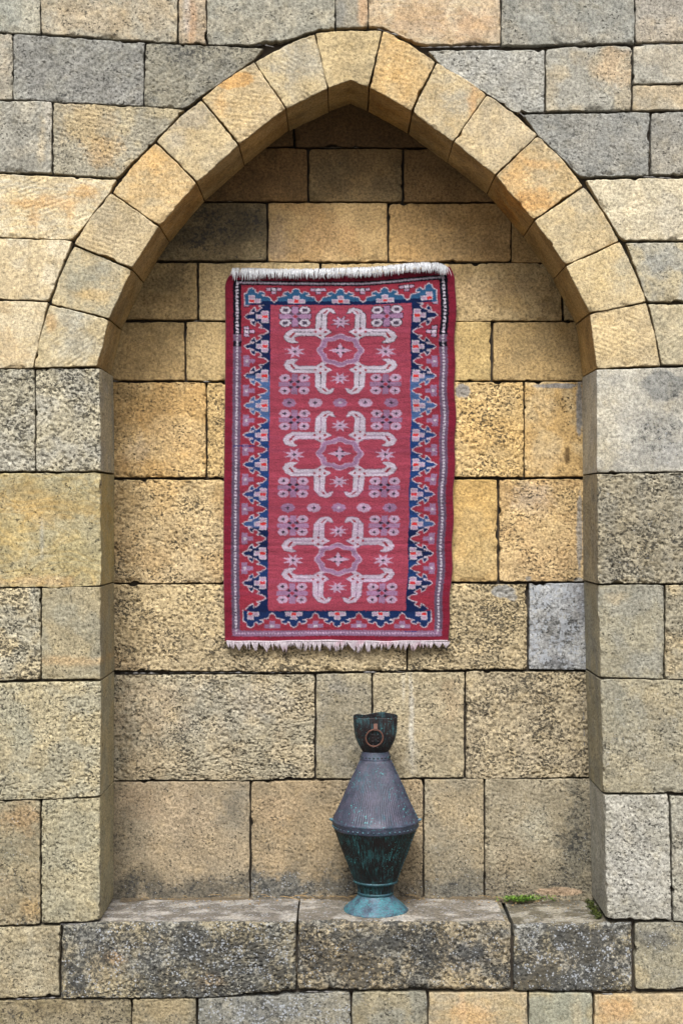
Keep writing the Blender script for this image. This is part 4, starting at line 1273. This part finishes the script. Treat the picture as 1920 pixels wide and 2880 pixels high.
    while u0 < 1257:
        w = lr.choice([5, 6, 7, 9, 11, 12, 14, 17, 22, 26])
        ln_ = lr.uniform(17, 33) * (.75 + .25 * min(1, w / 14))
        tipx = u0 + w * lr.uniform(.3, .8) + lr.gauss(0, 3)
        tv, tf = [], []
        nth = max(4, int(w * .75))
        for q in range(nth):                     # warp threads drawn together to a point
            f0 = (q + lr.uniform(.1, .9)) / nth
            us, dv = u0 + w * f0, lr.uniform(.72, 1.0) if lr.random() < .75 else lr.uniform(.3, .7)
            stray = lr.gauss(0, 1.2) + (lr.gauss(0, 5) if lr.random() < .12 else 0)
            yy_ = yb + lr.uniform(-.0016, .0016)
            b0 = len(tv)
            for j_ in range(5):
                f_ = j_ / 4
                cm_ = us * (1 - f_ ** 1.3 * dv) + (tipx + stray) * f_ ** 1.3 * dv
                hw = (1.35, 1.45, 1.2, .9, .3)[j_]
                x_, _, z_ = P(cm_, 1804.5 + ln_ * f_ * dv, yy_)
                for e in range(4):
                    an = e / 4 * 2 * math.pi + .4
                    tv.append((x_ + hw * .001 * math.cos(an) - inv[0], yy_ - hw * .0009 * math.sin(an) - .003 * math.sin(f_ * 2.2) - inv[1], z_ - inv[2]))
            for j_ in range(4):
                for e in range(4):
                    p, r_ = b0 + j_ * 4 + e, b0 + j_ * 4 + (e + 1) % 4
                    tf.append((p, p + 4, r_ + 4, r_))
        mesh_obj('tassel', tv, np.array(tf), cotton, rug)
        u0 += w * lr.uniform(.82, 1.05)


make_rug()
# ------------------------------------------------------------------ the copper water jar on the sill
def make_jar():
    yj = 0.132
    k = (CAM_D + yj) / CAM_D / 1000.0
    base_v = 2563.5
    zb = CAM_Z + (1440 - base_v) * k
    cx = (1055.5 - 960) * k
    jar = empty('copper_jar', (cx, yj, zb), 'fluted verdigris copper water jar with an open cup and ring handle on the sill', 'jar')
    H = lambda v: (base_v - v) * k
    W = lambda w: w * k

    def patina(name, metal, streak, green, gam, dust, stretch=.12, rough=.5, lo=.52, hi=.66, metallic=.35):
        """runs of verdigris follow the sheet's own slope: coordinates come from each part's (cos, sin, length) attribute"""
        n = N(name)
        cyl = n.attr('cyl').outputs['Vector']
        a = n.noise(26, 4, .68, n.map(scale=(1, 1, stretch), src=cyl))
        b = n.noise(24, 5, .68)
        c = n.mix(n.ramp(n.noise(34, 5, .7, n.map(loc=(4, 1, 2))), .38, .62), tuple(dye(metal)), tuple(dye(streak)))
        # tool-dark scratches along the flutes
        sc = n.ramp(n.noise(60, 2, .5, n.map(scale=(1, 1, stretch * .5), loc=(3, 3, 3), src=cyl)), .58, .68)
        c = n.mix(n.math('MULTIPLY', sc, .35), c, tuple(dye((24, 22, 30))))
        gm = n.ramp(n.math('ADD', n.math('MULTIPLY', a, .55), n.math('MULTIPLY', b, .45)), lo, hi)
        gm = n.math('MULTIPLY', gm, gam)
        c = n.mix(gm, c, tuple(dye(green)))
        sp = n.ramp(n.noise(170, 3, .6), .60, .68)
        sp = n.math('MULTIPLY', sp, n.ramp(n.noise(16, 3, .6, n.map(loc=(8, 8, 8))), .42, .6))
        c = n.mix(n.math('MULTIPLY', sp, dust), c, tuple(dye((92, 186, 192))))
        gl = n.noise(200, 4, .7)
        c = n.mix(1.0, c, n.val(n.ramp(gl, .3, .7, .7, 1.3)), 'MULTIPLY')
        n.bsdf(Base_Color=c, Roughness=n.ramp(gm, 0, 1, rough, .85), Metallic=n.ramp(gm, 0, 1, metallic, 0), Normal=n.bump(n.math('ADD', a, gl), .4, .0015))
        return n.m
    CUP = patina('oxidised_copper', (56, 44, 46), (34, 34, 42), (58, 112, 122), .7, .7, lo=.51, hi=.6)
    UP = patina('dusty_copper', (82, 80, 102), (58, 64, 86), (56, 110, 128), .7, 1.0, lo=.52, hi=.64, metallic=.15, rough=.55)
    LOW = patina('dark_verdigris', (28, 24, 30), (14, 18, 22), (18, 92, 98), .85, .9, lo=.46, hi=.62)
    BAND = patina('green_band', (30, 82, 90), (50, 92, 110), (18, 116, 110), .8, .7, stretch=1, metallic=.1, rough=.6)
    RIM = patina('worn_rim', (82, 84, 108), (48, 66, 88), (52, 112, 130), .8, .8, stretch=1, metallic=.15, rough=.55)
    FOOT = patina('pale_verdigris', (88, 116, 138), (58, 72, 94), (64, 152, 164), .9, .8, stretch=.8, metallic=.05, rough=.6, lo=.47, hi=.60)
    RUST = make_simple('rusty_iron', (92, 56, 44), (118, 74, 58), 80, .75, .4, .001)

    def lathe(name, prof, mat, seg=96, flutes=0, amp=0.0, parent=None, warp=None, thick=0.0):
        """prof: list of (r, z); resampled finely when fluted"""
        pr = np.array(prof, float)
        d = np.concatenate([[0], np.cumsum(np.linalg.norm(np.diff(pr, axis=0), axis=1))])
        nrow = max(len(pr), int(d[-1] / .006))
        t = np.unique(np.concatenate([np.linspace(0, d[-1], nrow), d]))
        r_, z_ = np.interp(t, d, pr[:, 0]), np.interp(t, d, pr[:, 1])
        th = np.linspace(0, 2 * math.pi, seg, endpoint=False)
        RR = r_[:, None] + 0 * th
        if flutes:
            fade = np.minimum(1, np.minimum(t, d[-1] - t) / .012)[:, None]
            RR = RR + amp * fade * (np.abs(np.sin(th * flutes / 2))[None] - .6)
        ZZ = z_[:, None] + 0 * th
        if warp:
            RR, ZZ = warp(RR, ZZ, th[None] + 0 * RR)
        dent = fbm(np.stack([(RR * np.cos(th)).ravel(), (RR * np.sin(th)).ravel(), ZZ.ravel()], 1), .07, 2, 8.1).reshape(RR.shape) * .0024
        RR = RR + dent
        Vv = np.stack([RR * np.cos(th), RR * np.sin(th), ZZ], 2).reshape(-1, 3)
        rows, idx = len(t), np.arange(len(t) * seg).reshape(len(t), seg)
        nx = np.roll(idx, -1, axis=1)
        F = np.stack([idx[:-1].ravel(), nx[:-1].ravel(), nx[1:].ravel(), idx[1:].ravel()], 1)
        cyl = np.stack([np.cos(th)[None] + 0 * RR, np.sin(th)[None] + 0 * RR, (t / .1)[:, None] + 0 * RR, np.ones_like(RR)], 2).reshape(-1, 4)
        return mesh_obj(name, Vv, F, mat, parent or jar, attrs={'cyl': cyl})

    def rivets(name, parent, r, z, num, size, mat):
        vs_, fs_ = [], []
        for i in range(num):
            a = i / num * 2 * math.pi
            c, s = math.cos(a), math.sin(a)
            b0 = len(vs_)
            for j, (rad, h) in enumerate(((1, 0), (.8, .55), (0.35, .85))):
                for e in range(6):
                    an = e / 6 * 2 * math.pi
                    lx, lz = rad * size * math.cos(an), rad * size * math.sin(an)
                    rr = r + h * size
                    vs_.append((rr * c - lx * s, rr * s + lx * c, z + lz))
            for j in range(2):
                for e in range(6):
                    fs_.append((b0 + j * 6 + e, b0 + j * 6 + (e + 1) % 6, b0 + j * 6 + 6 + (e + 1) % 6, b0 + j * 6 + 6 + e))
            fs_.append(tuple(b0 + 12 + e for e in range(6)))
        o = mesh_obj(name, vs_, fs_, mat, parent)
        o['kind'] = 'stuff'
        return o

    # foot: flared, with an overlapping seam
    def foot_warp(R_, Z_, th):
        seam = ((th - R(252) - (Z_ / .045 - .3) * .55) % (2 * math.pi))
        step = np.where(seam < .5, (1 - seam / .5), 0) * .0022
        return R_ + step, Z_ + 0.0012 * np.sin(3 * th + .7) * (R_ > W(80)) * 0
    foot = lathe('foot', [(W(84), 0.0), (W(89.5), .002), (W(91), .007), (W(86), .013), (W(74), .024), (W(60), .036), (W(51), .047), (W(48), .052)], FOOT, seg=160, warp=foot_warp)
    lathe('foot_ring', [(W(48), .050), (W(50.5), .053), (W(51), .057), (W(49), .060)], BAND)
    panel = lathe('base_panel', [(W(47.5), .058), (W(55), .094)], LOW, seg=120)
    # raised arches round the base panel
    for i in range(9):
        a0 = i / 9 * 2 * math.pi + .35
        tv, tf = [], []
        pts = [(-.24, .060)] + [(-.24 + .0 + .24 * (1 - math.cos(s)), .074 + .013 * math.sin(s)) for s in np.linspace(0, math.pi, 11)] + [(.24, .060)]
        for (da, z) in pts:
            rr = W(47.5 + 7.5 * (z - .058) / .036) + .0004
            for e in range(5):
                an = e / 5 * 2 * math.pi
                r2, dz, dt = rr + .0014 * math.cos(an), .0014 * math.sin(an) * .7, .0012 * math.sin(an) / rr
                tv.append((r2 * math.cos(a0 + da + dt), r2 * math.sin(a0 + da + dt), z + dz))
        for j in range(len(pts) - 1):
            for e in range(5):
                p, q = j * 5 + e, j * 5 + (e + 1) % 5
                tf.append((p, q, q + 5, p + 5))
        mesh_obj('arch_moulding', tv, np.array(tf), BAND, panel)
    bl = lathe('lower_band', [(W(54), .090), (W(58.5), .092), (W(62), H(2478) - .002), (W(63.5), H(2475)), (W(61), H(2472.5))], BAND, seg=120)
    rivets('rivets', bl, W(59.6), (.092 + H(2478)) / 2 + .002, 28, .0030, FOOT)
    lower = lathe('lower_body', [(W(60), H(2476)), (W(118.5), H(2322))], LOW, seg=600, flutes=100, amp=.0013)
    sh = lathe('shoulder_band', [(W(115), H(2330)), (W(118.5), H(2327)), (W(121), H(2316)), (W(122.5), H(2310)), (W(124.2), H(2306)), (W(122), H(2302.5)), (W(117), H(2300))], RIM, seg=144)
    rivets('rivets', sh, W(119.8), H(2320), 50, .0030, FOOT)
    upper = lathe('upper_body', [(W(121.5), H(2303)), (W(119), H(2298)), (W(82), H(2220)), (W(41.5), H(2133))], UP, seg=600, flutes=100, amp=.0013)
    collar = lathe('collar', [(W(41.5), H(2137)), (W(43), H(2134.5)), (W(42), H(2130)), (W(39.5), H(2120)), (W(36), H(2112))], RIM, seg=96)
    rivets('rivets', collar, W(41.2), H(2127), 22, .0028, LOW)

    # open cup with a dented lip
    def cup_warp(R_, Z_, th):
        t = np.clip((Z_ - H(2112)) / (H(2014) - H(2112)), 0, 1)
        lip = t ** 3
        dz = (0.0045 * np.exp(-((((th - R(75) + math.pi) % (2 * math.pi)) - math.pi) / .45) ** 2) - .0035 * np.exp(-((((th - R(125) + math.pi) % (2 * math.pi)) - math.pi) / .3) ** 2) + .0015 * np.sin(th * 3)) * lip
        dr = .0016 * np.sin(2 * th + 1) * lip - .004 * np.exp(-((((th - R(110) + math.pi) % (2 * math.pi)) - math.pi) / .35) ** 2) * lip
        return R_ + dr, Z_ + dz
    outer = [(W(28), H(2115)), (W(35), H(2113)), (W(41), H(2104)), (W(47.5), H(2092)), (W(54), H(2077)), (W(57.8), H(2060)), (W(59.5), H(2040)), (W(60.3), H(2014))]
    inner = [(r - .0022, z) for r, z in outer[::-1]]
    cup = lathe('cup', outer + [(W(59.3), H(2013))] + inner[:-1] + [(.005, H(2108))], CUP, seg=480, flutes=96, amp=.0014, warp=cup_warp)
    # boss rows behind the ring
    tv, tf = [], []
    for j in range(6):
        for sx in (-1, 1):
            z = H(2050) - j * .0095
            rr = W(np.interp(2050 + j * 9.2, [2040, 2060, 2077, 2092, 2104], [59.5, 57.8, 54, 47.5, 41]))
            a = R(268) + sx * .13
            b0 = len(tv)
            for q, (rad, h) in enumerate(((1, 0), (.7, .7))):
                for e in range(6):
                    an = e / 6 * 2 * math.pi
                    lx, lz = rad * .0028 * math.cos(an), rad * .0028 * math.sin(an)
                    r2 = rr + h * .0028
                    tv.append((r2 * math.cos(a) - lx * math.sin(a), r2 * math.sin(a) + lx * math.cos(a), z + lz))
            for e in range(6):
                tf.append((b0 + e, b0 + (e + 1) % 6, b0 + 6 + (e + 1) % 6, b0 + 6 + e))
            tf.append(tuple(b0 + 6 + e for e in range(6)))
    o = mesh_obj('bosses', tv, tf, CUP, cup)
    o['kind'] = 'stuff'

    # ring handle hanging from a strap
    rx, rz, Rg, rt = W(-4.5), H(2067), W(23.6), .0023
    yy = -(W(57.5) + .006)
    tv, tf = [], []
    for i in range(40):
        a = i / 40 * 2 * math.pi
        rad = Rg * (1 + .02 * math.sin(2 * a))
        for e in range(8):
            an = e / 8 * 2 * math.pi
            q = rad + rt * math.cos(an)
            tv.append((rx + q * math.cos(a), yy + rt * math.sin(an) + .0085 * (1 - (math.sin(a) + 1) / 2) * .6, rz + q * math.sin(a)))
    for i in range(40):
        for e in range(8):
            tf.append((i * 8 + e, ((i + 1) % 40) * 8 + e, ((i + 1) % 40) * 8 + (e + 1) % 8, i * 8 + (e + 1) % 8))
    ring = mesh_obj('ring_handle', tv, np.array(tf), RUST, jar)
    # strap folded over the ring
    tv, tf = [], []
    w = W(5.2)
    path = [(-W(57), H(2026)), (-W(60), H(2028)), (-W(60.5) - .004, H(2036)), (yy - .0042, H(2041)), (yy - .004, H(2045.5)), (yy, H(2047.5)), (yy + .003, H(2046)), (-W(57), H(2042))]
    cxs = W(-1.0)
    for (y_, z_) in path:
        tv += [(cxs - w, y_, z_), (cxs + w, y_, z_)]
    for j in range(len(path) - 1):
        tf.append((2 * j, 2 * j + 1, 2 * j + 3, 2 * j + 2))
    tf += [tuple(range(0, 16, 2)), tuple(range(15, 0, -2))]
    mesh_obj('ring_strap', tv, tf, RUST, jar, smoothed=False)

    # soldered seam with rivets down the right side, lugs at the shoulder
    def seam(parent, pts, ang, mat, size=.0023, step=.0085):
        tv, tf = [], []
        d = 0
        for (r0, z0), (r1, z1) in zip(pts[:-1], pts[1:]):
            L = math.hypot(r1 - r0, z1 - z0)
            n_ = int(L / step)
            for i in range(n_):
                f = (i + .5) / n_
                r_, z_ = r0 + (r1 - r0) * f + .0006, z0 + (z1 - z0) * f
                b0 = len(tv)
                for (rad, h) in ((1, 0), (.75, .6), (.3, .9)):
                    for e in range(6):
                        an = e / 6 * 2 * math.pi
                        lx, lz = rad * size * math.cos(an), rad * size * 1.5 * math.sin(an)
                        r2 = r_ + h * size
                        tv.append((r2 * math.cos(ang) - lx * math.sin(ang), r2 * math.sin(ang) + lx * math.cos(ang), z_ + lz))
                for j in range(2):
                    for e in range(6):
                        tf.append((b0 + j * 6 + e, b0 + j * 6 + (e + 1) % 6, b0 + j * 6 + 6 + (e + 1) % 6, b0 + j * 6 + 6 + e))
                tf.append(tuple(b0 + 12 + e for e in range(6)))
        o = mesh_obj('seam_rivets', tv, tf, mat, parent)
        o['kind'] = 'stuff'
    seam(upper, [(W(119), H(2298)), (W(82), H(2220)), (W(43), H(2136))], R(-12), FOOT)
    seam(lower, [(W(62), H(2472)), (W(117), H(2326))], R(-22), BAND)
    for ang in (R(-8), R(186)):
        c, s = math.cos(ang), math.sin(ang)
        tv, tf = [], []
        prof = [(.0, .0050), (.006, .0058), (.010, .0045), (.0125, .0022)]
        r0 = W(118)
        for (d_, q) in prof:
            for e in range(8):
                an = e / 8 * 2 * math.pi
                lx, lz = q * math.cos(an), q * math.sin(an) * .8
                tv.append(((r0 + d_) * c - lx * s, (r0 + d_) * s + lx * c, H(2304) + lz + d_ * .25))
        for j in range(3):
            for e in range(8):
                tf.append((j * 8 + e, j * 8 + (e + 1) % 8, j * 8 + 8 + (e + 1) % 8, j * 8 + 8 + e))
        tf.append(tuple(24 + e for e in range(8)))
        mesh_obj('lug', tv, tf, FOOT, jar)


make_jar()
# ------------------------------------------------------------------ soil, moss and litter on the sill; mortar in the joints
def sill_z(u):
    return P(u, 2592, 0)[2]


def make_soil():
    """a wedge of windblown soil along the back of the sill"""
    soilm = make_simple('windblown_soil', (104, 92, 74), (140, 124, 98), 90, .95, .8, .004)
    nx_, ny_ = 420, 14
    xs = np.linspace(-.655, .735, nx_)
    V = []
    for j in range(ny_):
        f = j / (ny_ - 1)
        for x in xs:
            V.append((x, f, 0))
    V = np.array(V)
    x, f = V[:, 0], V[:, 1]
    wn_ = fbm(np.stack([x, 0 * x, 0 * x], 1), .16, 3, 2.0)
    width = .026 + .022 * wn_ + .05 * smooth(.48, .60, x) * 1 + .03 * smooth(-.56, -.65, x)
    y = NICHE + .006 - np.maximum(width, .012) * (1 - f)
    h = (.006 + .006 * wn_) * f ** .8 - .003
    zt = sill_z(960) + .0005 - .006 * smooth(.47, .48, x)
    p = np.stack([x, y, 0 * x], 1)
    z = zt + h + fbm(p, .012, 3, 5.5) * .0022 * np.minimum(1, f * 4)
    V = np.stack([x, y, z], 1)
    idx = np.arange(nx_ * ny_).reshape(ny_, nx_)
    F = np.stack([idx[:-1, :-1].ravel(), idx[:-1, 1:].ravel(), idx[1:, 1:].ravel(), idx[1:, :-1].ravel()], 1)
    o = mesh_obj('soil', V, F, soilm)
    o['kind'] = 'stuff'
    o['label'] = 'brown windblown soil gathered along the back of the sill'
    o['category'] = 'soil'


make_soil()


def leaf_mesh(blades, lr):
    vs_, fs_ = [], []
    for (x, y, z, s, up) in blades:
        a = lr.uniform(0, 6.28)
        tilt = lr.uniform(.2, 1.1)
        d = np.array([math.cos(a) * math.cos(tilt), math.sin(a) * math.cos(tilt), math.sin(tilt) * up])
        side = np.array([-math.sin(a), math.cos(a), lr.uniform(-.3, .3)])
        p = np.array([x, y, z])
        b0 = len(vs_)
        n_ = np.cross(d, side) * .18 * s
        vs_ += [p, p + d * s * .45 + side * s * .34 + n_, p + d * s, p + d * s * .5 - side * s * .34 + n_, p + d * s * .5 - n_ * .3]
        fs_ += [(b0, b0 + 1, b0 + 4), (b0 + 1, b0 + 2, b0 + 4), (b0 + 2, b0 + 3, b0 + 4), (b0 + 3, b0, b0 + 4)]
    return np.array(vs_), np.array(fs_)


def make_moss():
    n = N('moss_leaf')
    a = n.noise(60, 3, .6)
    c = n.mix(n.ramp(a, .35, .65), tuple(dye((72, 110, 26))), tuple(dye((128, 172, 44))))
    n.bsdf(Base_Color=c, Roughness=.7)
    n.b.inputs['Subsurface Weight'].default_value = .1
    n.b.inputs['Subsurface Radius'].default_value = (.002, .003, .001)
    fresh = n.m
    n = N('dark_moss')
    a = n.noise(80, 3, .6)
    c = n.mix(n.ramp(a, .35, .65), tuple(dye((44, 56, 12))), tuple(dye((92, 104, 22))))
    n.bsdf(Base_Color=c, Roughness=.9)
    darkm = n.m
    lr = random.Random(21)
    z0 = sill_z(960)
    bl = []
    for _ in range(900):
        u = lr.gauss(1455, 26) if lr.random() < .5 else lr.uniform(1420, 1560)
        X = (u - 960) * .00106
        y = NICHE - lr.uniform(.012, .050) - .01 * math.exp(-((u - 1450) / 30) ** 2)
        if lr.random() > .35 + .65 * math.exp(-((u - 1455) / 45) ** 2):
            continue
        bl.append((X, y, z0 + lr.uniform(.000, .012), lr.uniform(.004, .009), 1))
    v, f = leaf_mesh(bl, lr)
    o = mesh_obj('weeds', v, f, fresh, smoothed=False)
    o['kind'] = 'stuff'; o['label'] = 'bright green seedlings on the soil at the back of the sill'; o['category'] = 'weeds'
    bl = []
    for _ in range(1500):
        t = lr.random()
        y = NICHE - .01 - t * .22
        xj = (1704 - 960) * .001 - .006 + .012 * t * 0
        X = xj - abs(lr.gauss(0, .008)) - .004 * math.sin(t * 20)
        if lr.random() > smooth(.0, .25, t) * .8 + .15:
            continue
        hh = max(0, .010 - (xj - X) * .7) * lr.random()
        bl.append((X, y, z0 - .004 + hh, lr.uniform(.003, .006), 1))
    v, f = leaf_mesh(bl, lr)
    o = mesh_obj('moss', v, f, darkm, smoothed=False)
    o['kind'] = 'stuff'; o['label'] = 'dark green moss in the right corner of the sill'; o['category'] = 'moss'


make_moss()


def make_litter():
    """dry grass stalks and a few leaf scraps lying on the soil"""
    m = make_simple('dry_straw', (150, 120, 78), (188, 160, 112), 50, .9, .2)
    lr = random.Random(4)
    z0 = sill_z(960) + .008
    tv, tf = [], []
    for i in range(34):
        x = lr.choice([lr.uniform(-.2, .08), lr.uniform(-.6, .66)])
        y = NICHE - lr.uniform(.004, .035)
        L, a, up = lr.uniform(.015, .06), lr.uniform(-.7, .7), lr.uniform(-.05, .35)
        pts = [(x + L * s * math.cos(a), y - L * s * math.sin(a) * .4, z0 + .003 + L * s * up - .01 * s * s) for s in (0, .33, .66, 1)]
        b0 = len(tv)
        for (a_, b_, c_) in pts:
            tv += [(a_, b_ - .0006, c_), (a_, b_ + .0006, c_ + .0004), (a_, b_, c_ + .0012)]
        for j in range(3):
            for e in range(3):
                tf.append((b0 + j * 3 + e, b0 + j * 3 + (e + 1) % 3, b0 + j * 3 + 3 + (e + 1) % 3, b0 + j * 3 + 3 + e))
    for i in range(9):
        x, y, s = lr.uniform(-.12, .6), NICHE - lr.uniform(.02, .05), lr.uniform(.006, .014)
        b0 = len(tv)
        a = lr.uniform(0, 6.28)
        for q, (r_, h) in enumerate(((1, .3), (.5, 0), (1, .1), (.6, .25))):
            an = a + q * 1.57
            tv.append((x + s * r_ * math.cos(an), y + s * r_ * math.sin(an) * .6, z0 + .002 + s * h))
        tf.append((b0, b0 + 1, b0 + 2, b0 + 3))
    # grit fallen from the joints
    for i in range(150):
        x, y = lr.uniform(-.64, .7), NICHE - abs(lr.gauss(0, .055)) - .004
        if y < .03:
            continue
        s = lr.uniform(.0012, .0042)
        b0 = len(tv)
        zt = z0 - .0085 + s * .3
        for (ox, oy, oz) in ((1, 0, 0), (0, 1, 0), (-1, 0, 0), (0, -1, 0), (0, 0, .9), (0, 0, -.9)):
            tv.append((x + s * ox * lr.uniform(.7, 1.2), y + s * oy * lr.uniform(.7, 1.2), zt + s * oz))
        for a_ in range(4):
            tf.append((b0 + a_, b0 + (a_ + 1) % 4, b0 + 4))
    o = mesh_obj('litter', tv, tf, m, smoothed=False)
    o['kind'] = 'stuff'; o['label'] = 'dry straw, leaf scraps and grit along the back of the sill'; o['category'] = 'litter'


make_litter()


def mortar_bits():
    """remains of pointing squeezed out of some joints: a run of lumps for each joint"""
    lr = random.Random(9)
    runs = [((340, 1893), (445, 1894), 'B', 5), ((460, 1893), (870, 1891), 'B', 3.0), ((1010, 1890), (1060, 1891), 'B', 5), ((1090, 1889), (1140, 1889), 'B', 4),
            ((1180, 133), (1420, 129), 'F', 4), ((1060, 80), (1160, 112), 'F', 4), ((745, 126), (770, 132), 'F', 5), ((1460, 316), (1475, 330), 'F', 4), ((1795, 496), (1900, 502), 'F', 4),
            ((320, 1072), (335, 1072), 'B', 8), ((570, 1073), (595, 1073), 'B', 5), ((545, 903), (575, 902), 'B', 5), ((170, 2600), (215, 2600), 'F', 4), ((20, 2812), (175, 2806), 'F', 3.5),
            ((1690, 2796), (1760, 2800), 'F', 5), ((1800, 126), (1900, 121), 'F', 4), ((1632, 1090), (1633, 1330), 'B', 3.5), ((1634, 1360), (1634, 1630), 'B', 3.5), ((1638, 1900), (1644, 2180), 'B', 3), ((320, 1900), (322, 1960), 'B', 4),
            ((850, 2790), (940, 2790), 'F', 4), ((700, 128), (745, 124), 'F', 3)]
    for (a, b_, pl) in JOINTS:                   # thin remains of the bedding in about a third of the joints
        if lr.random() < .38 and b_[0] > 0 and a[0] < 1920:
            f0 = lr.uniform(0, .7)
            f1 = min(1, f0 + lr.uniform(.12, .5))
            pt = lambda f: (a[0] + (b_[0] - a[0]) * f, a[1] + (b_[1] - a[1]) * f)
            runs.append((pt(f0), pt(f1), pl, lr.uniform(2.0, 3.2)))
    for (a, b_, pl, sz) in runs:
        y0 = (0.0 if pl == 'F' else NICHE) + (.004 if sz > 3.21 or sz in (3, 3.0) else .008)
        L = math.hypot(b_[0] - a[0], b_[1] - a[1])
        n_ = max(4, int(L / 3.5))
        tv = []
        ph = lr.uniform(0, 99)
        nr = 6
        for i in range(n_ + 1):
            f = i / n_
            u, v = a[0] + (b_[0] - a[0]) * f, a[1] + (b_[1] - a[1]) * f
            s = sz * max(.12, .55 + .9 * math.sin(i * .7 + ph) * math.sin(i * .23 + ph * 2) + lr.uniform(-.2, .2)) * min(1, 4 * f + .15, 4 * (1 - f) + .15)
            dx, dv = (b_[0] - a[0]) / L, (b_[1] - a[1]) / L
            for e in range(nr):
                an = e / nr * 2 * math.pi
                o_ = s * .62 * math.cos(an) * lr.uniform(.8, 1.2)
                x_, _, z_ = P(u - dv * o_, v + dx * o_, y0)
                tv.append((x_, y0 + .003 + s * .0009 * math.sin(an), z_))
        tf = []
        for i in range(n_):
            for e in range(nr):
                p, q = i * nr + e, i * nr + (e + 1) % nr
                tf.append((p, q, q + nr, p + nr))
        mesh_obj('pointing', tv, np.array(tf), POINT if y0 % .27 > .006 else SMEAR, wall)


mortar_bits()
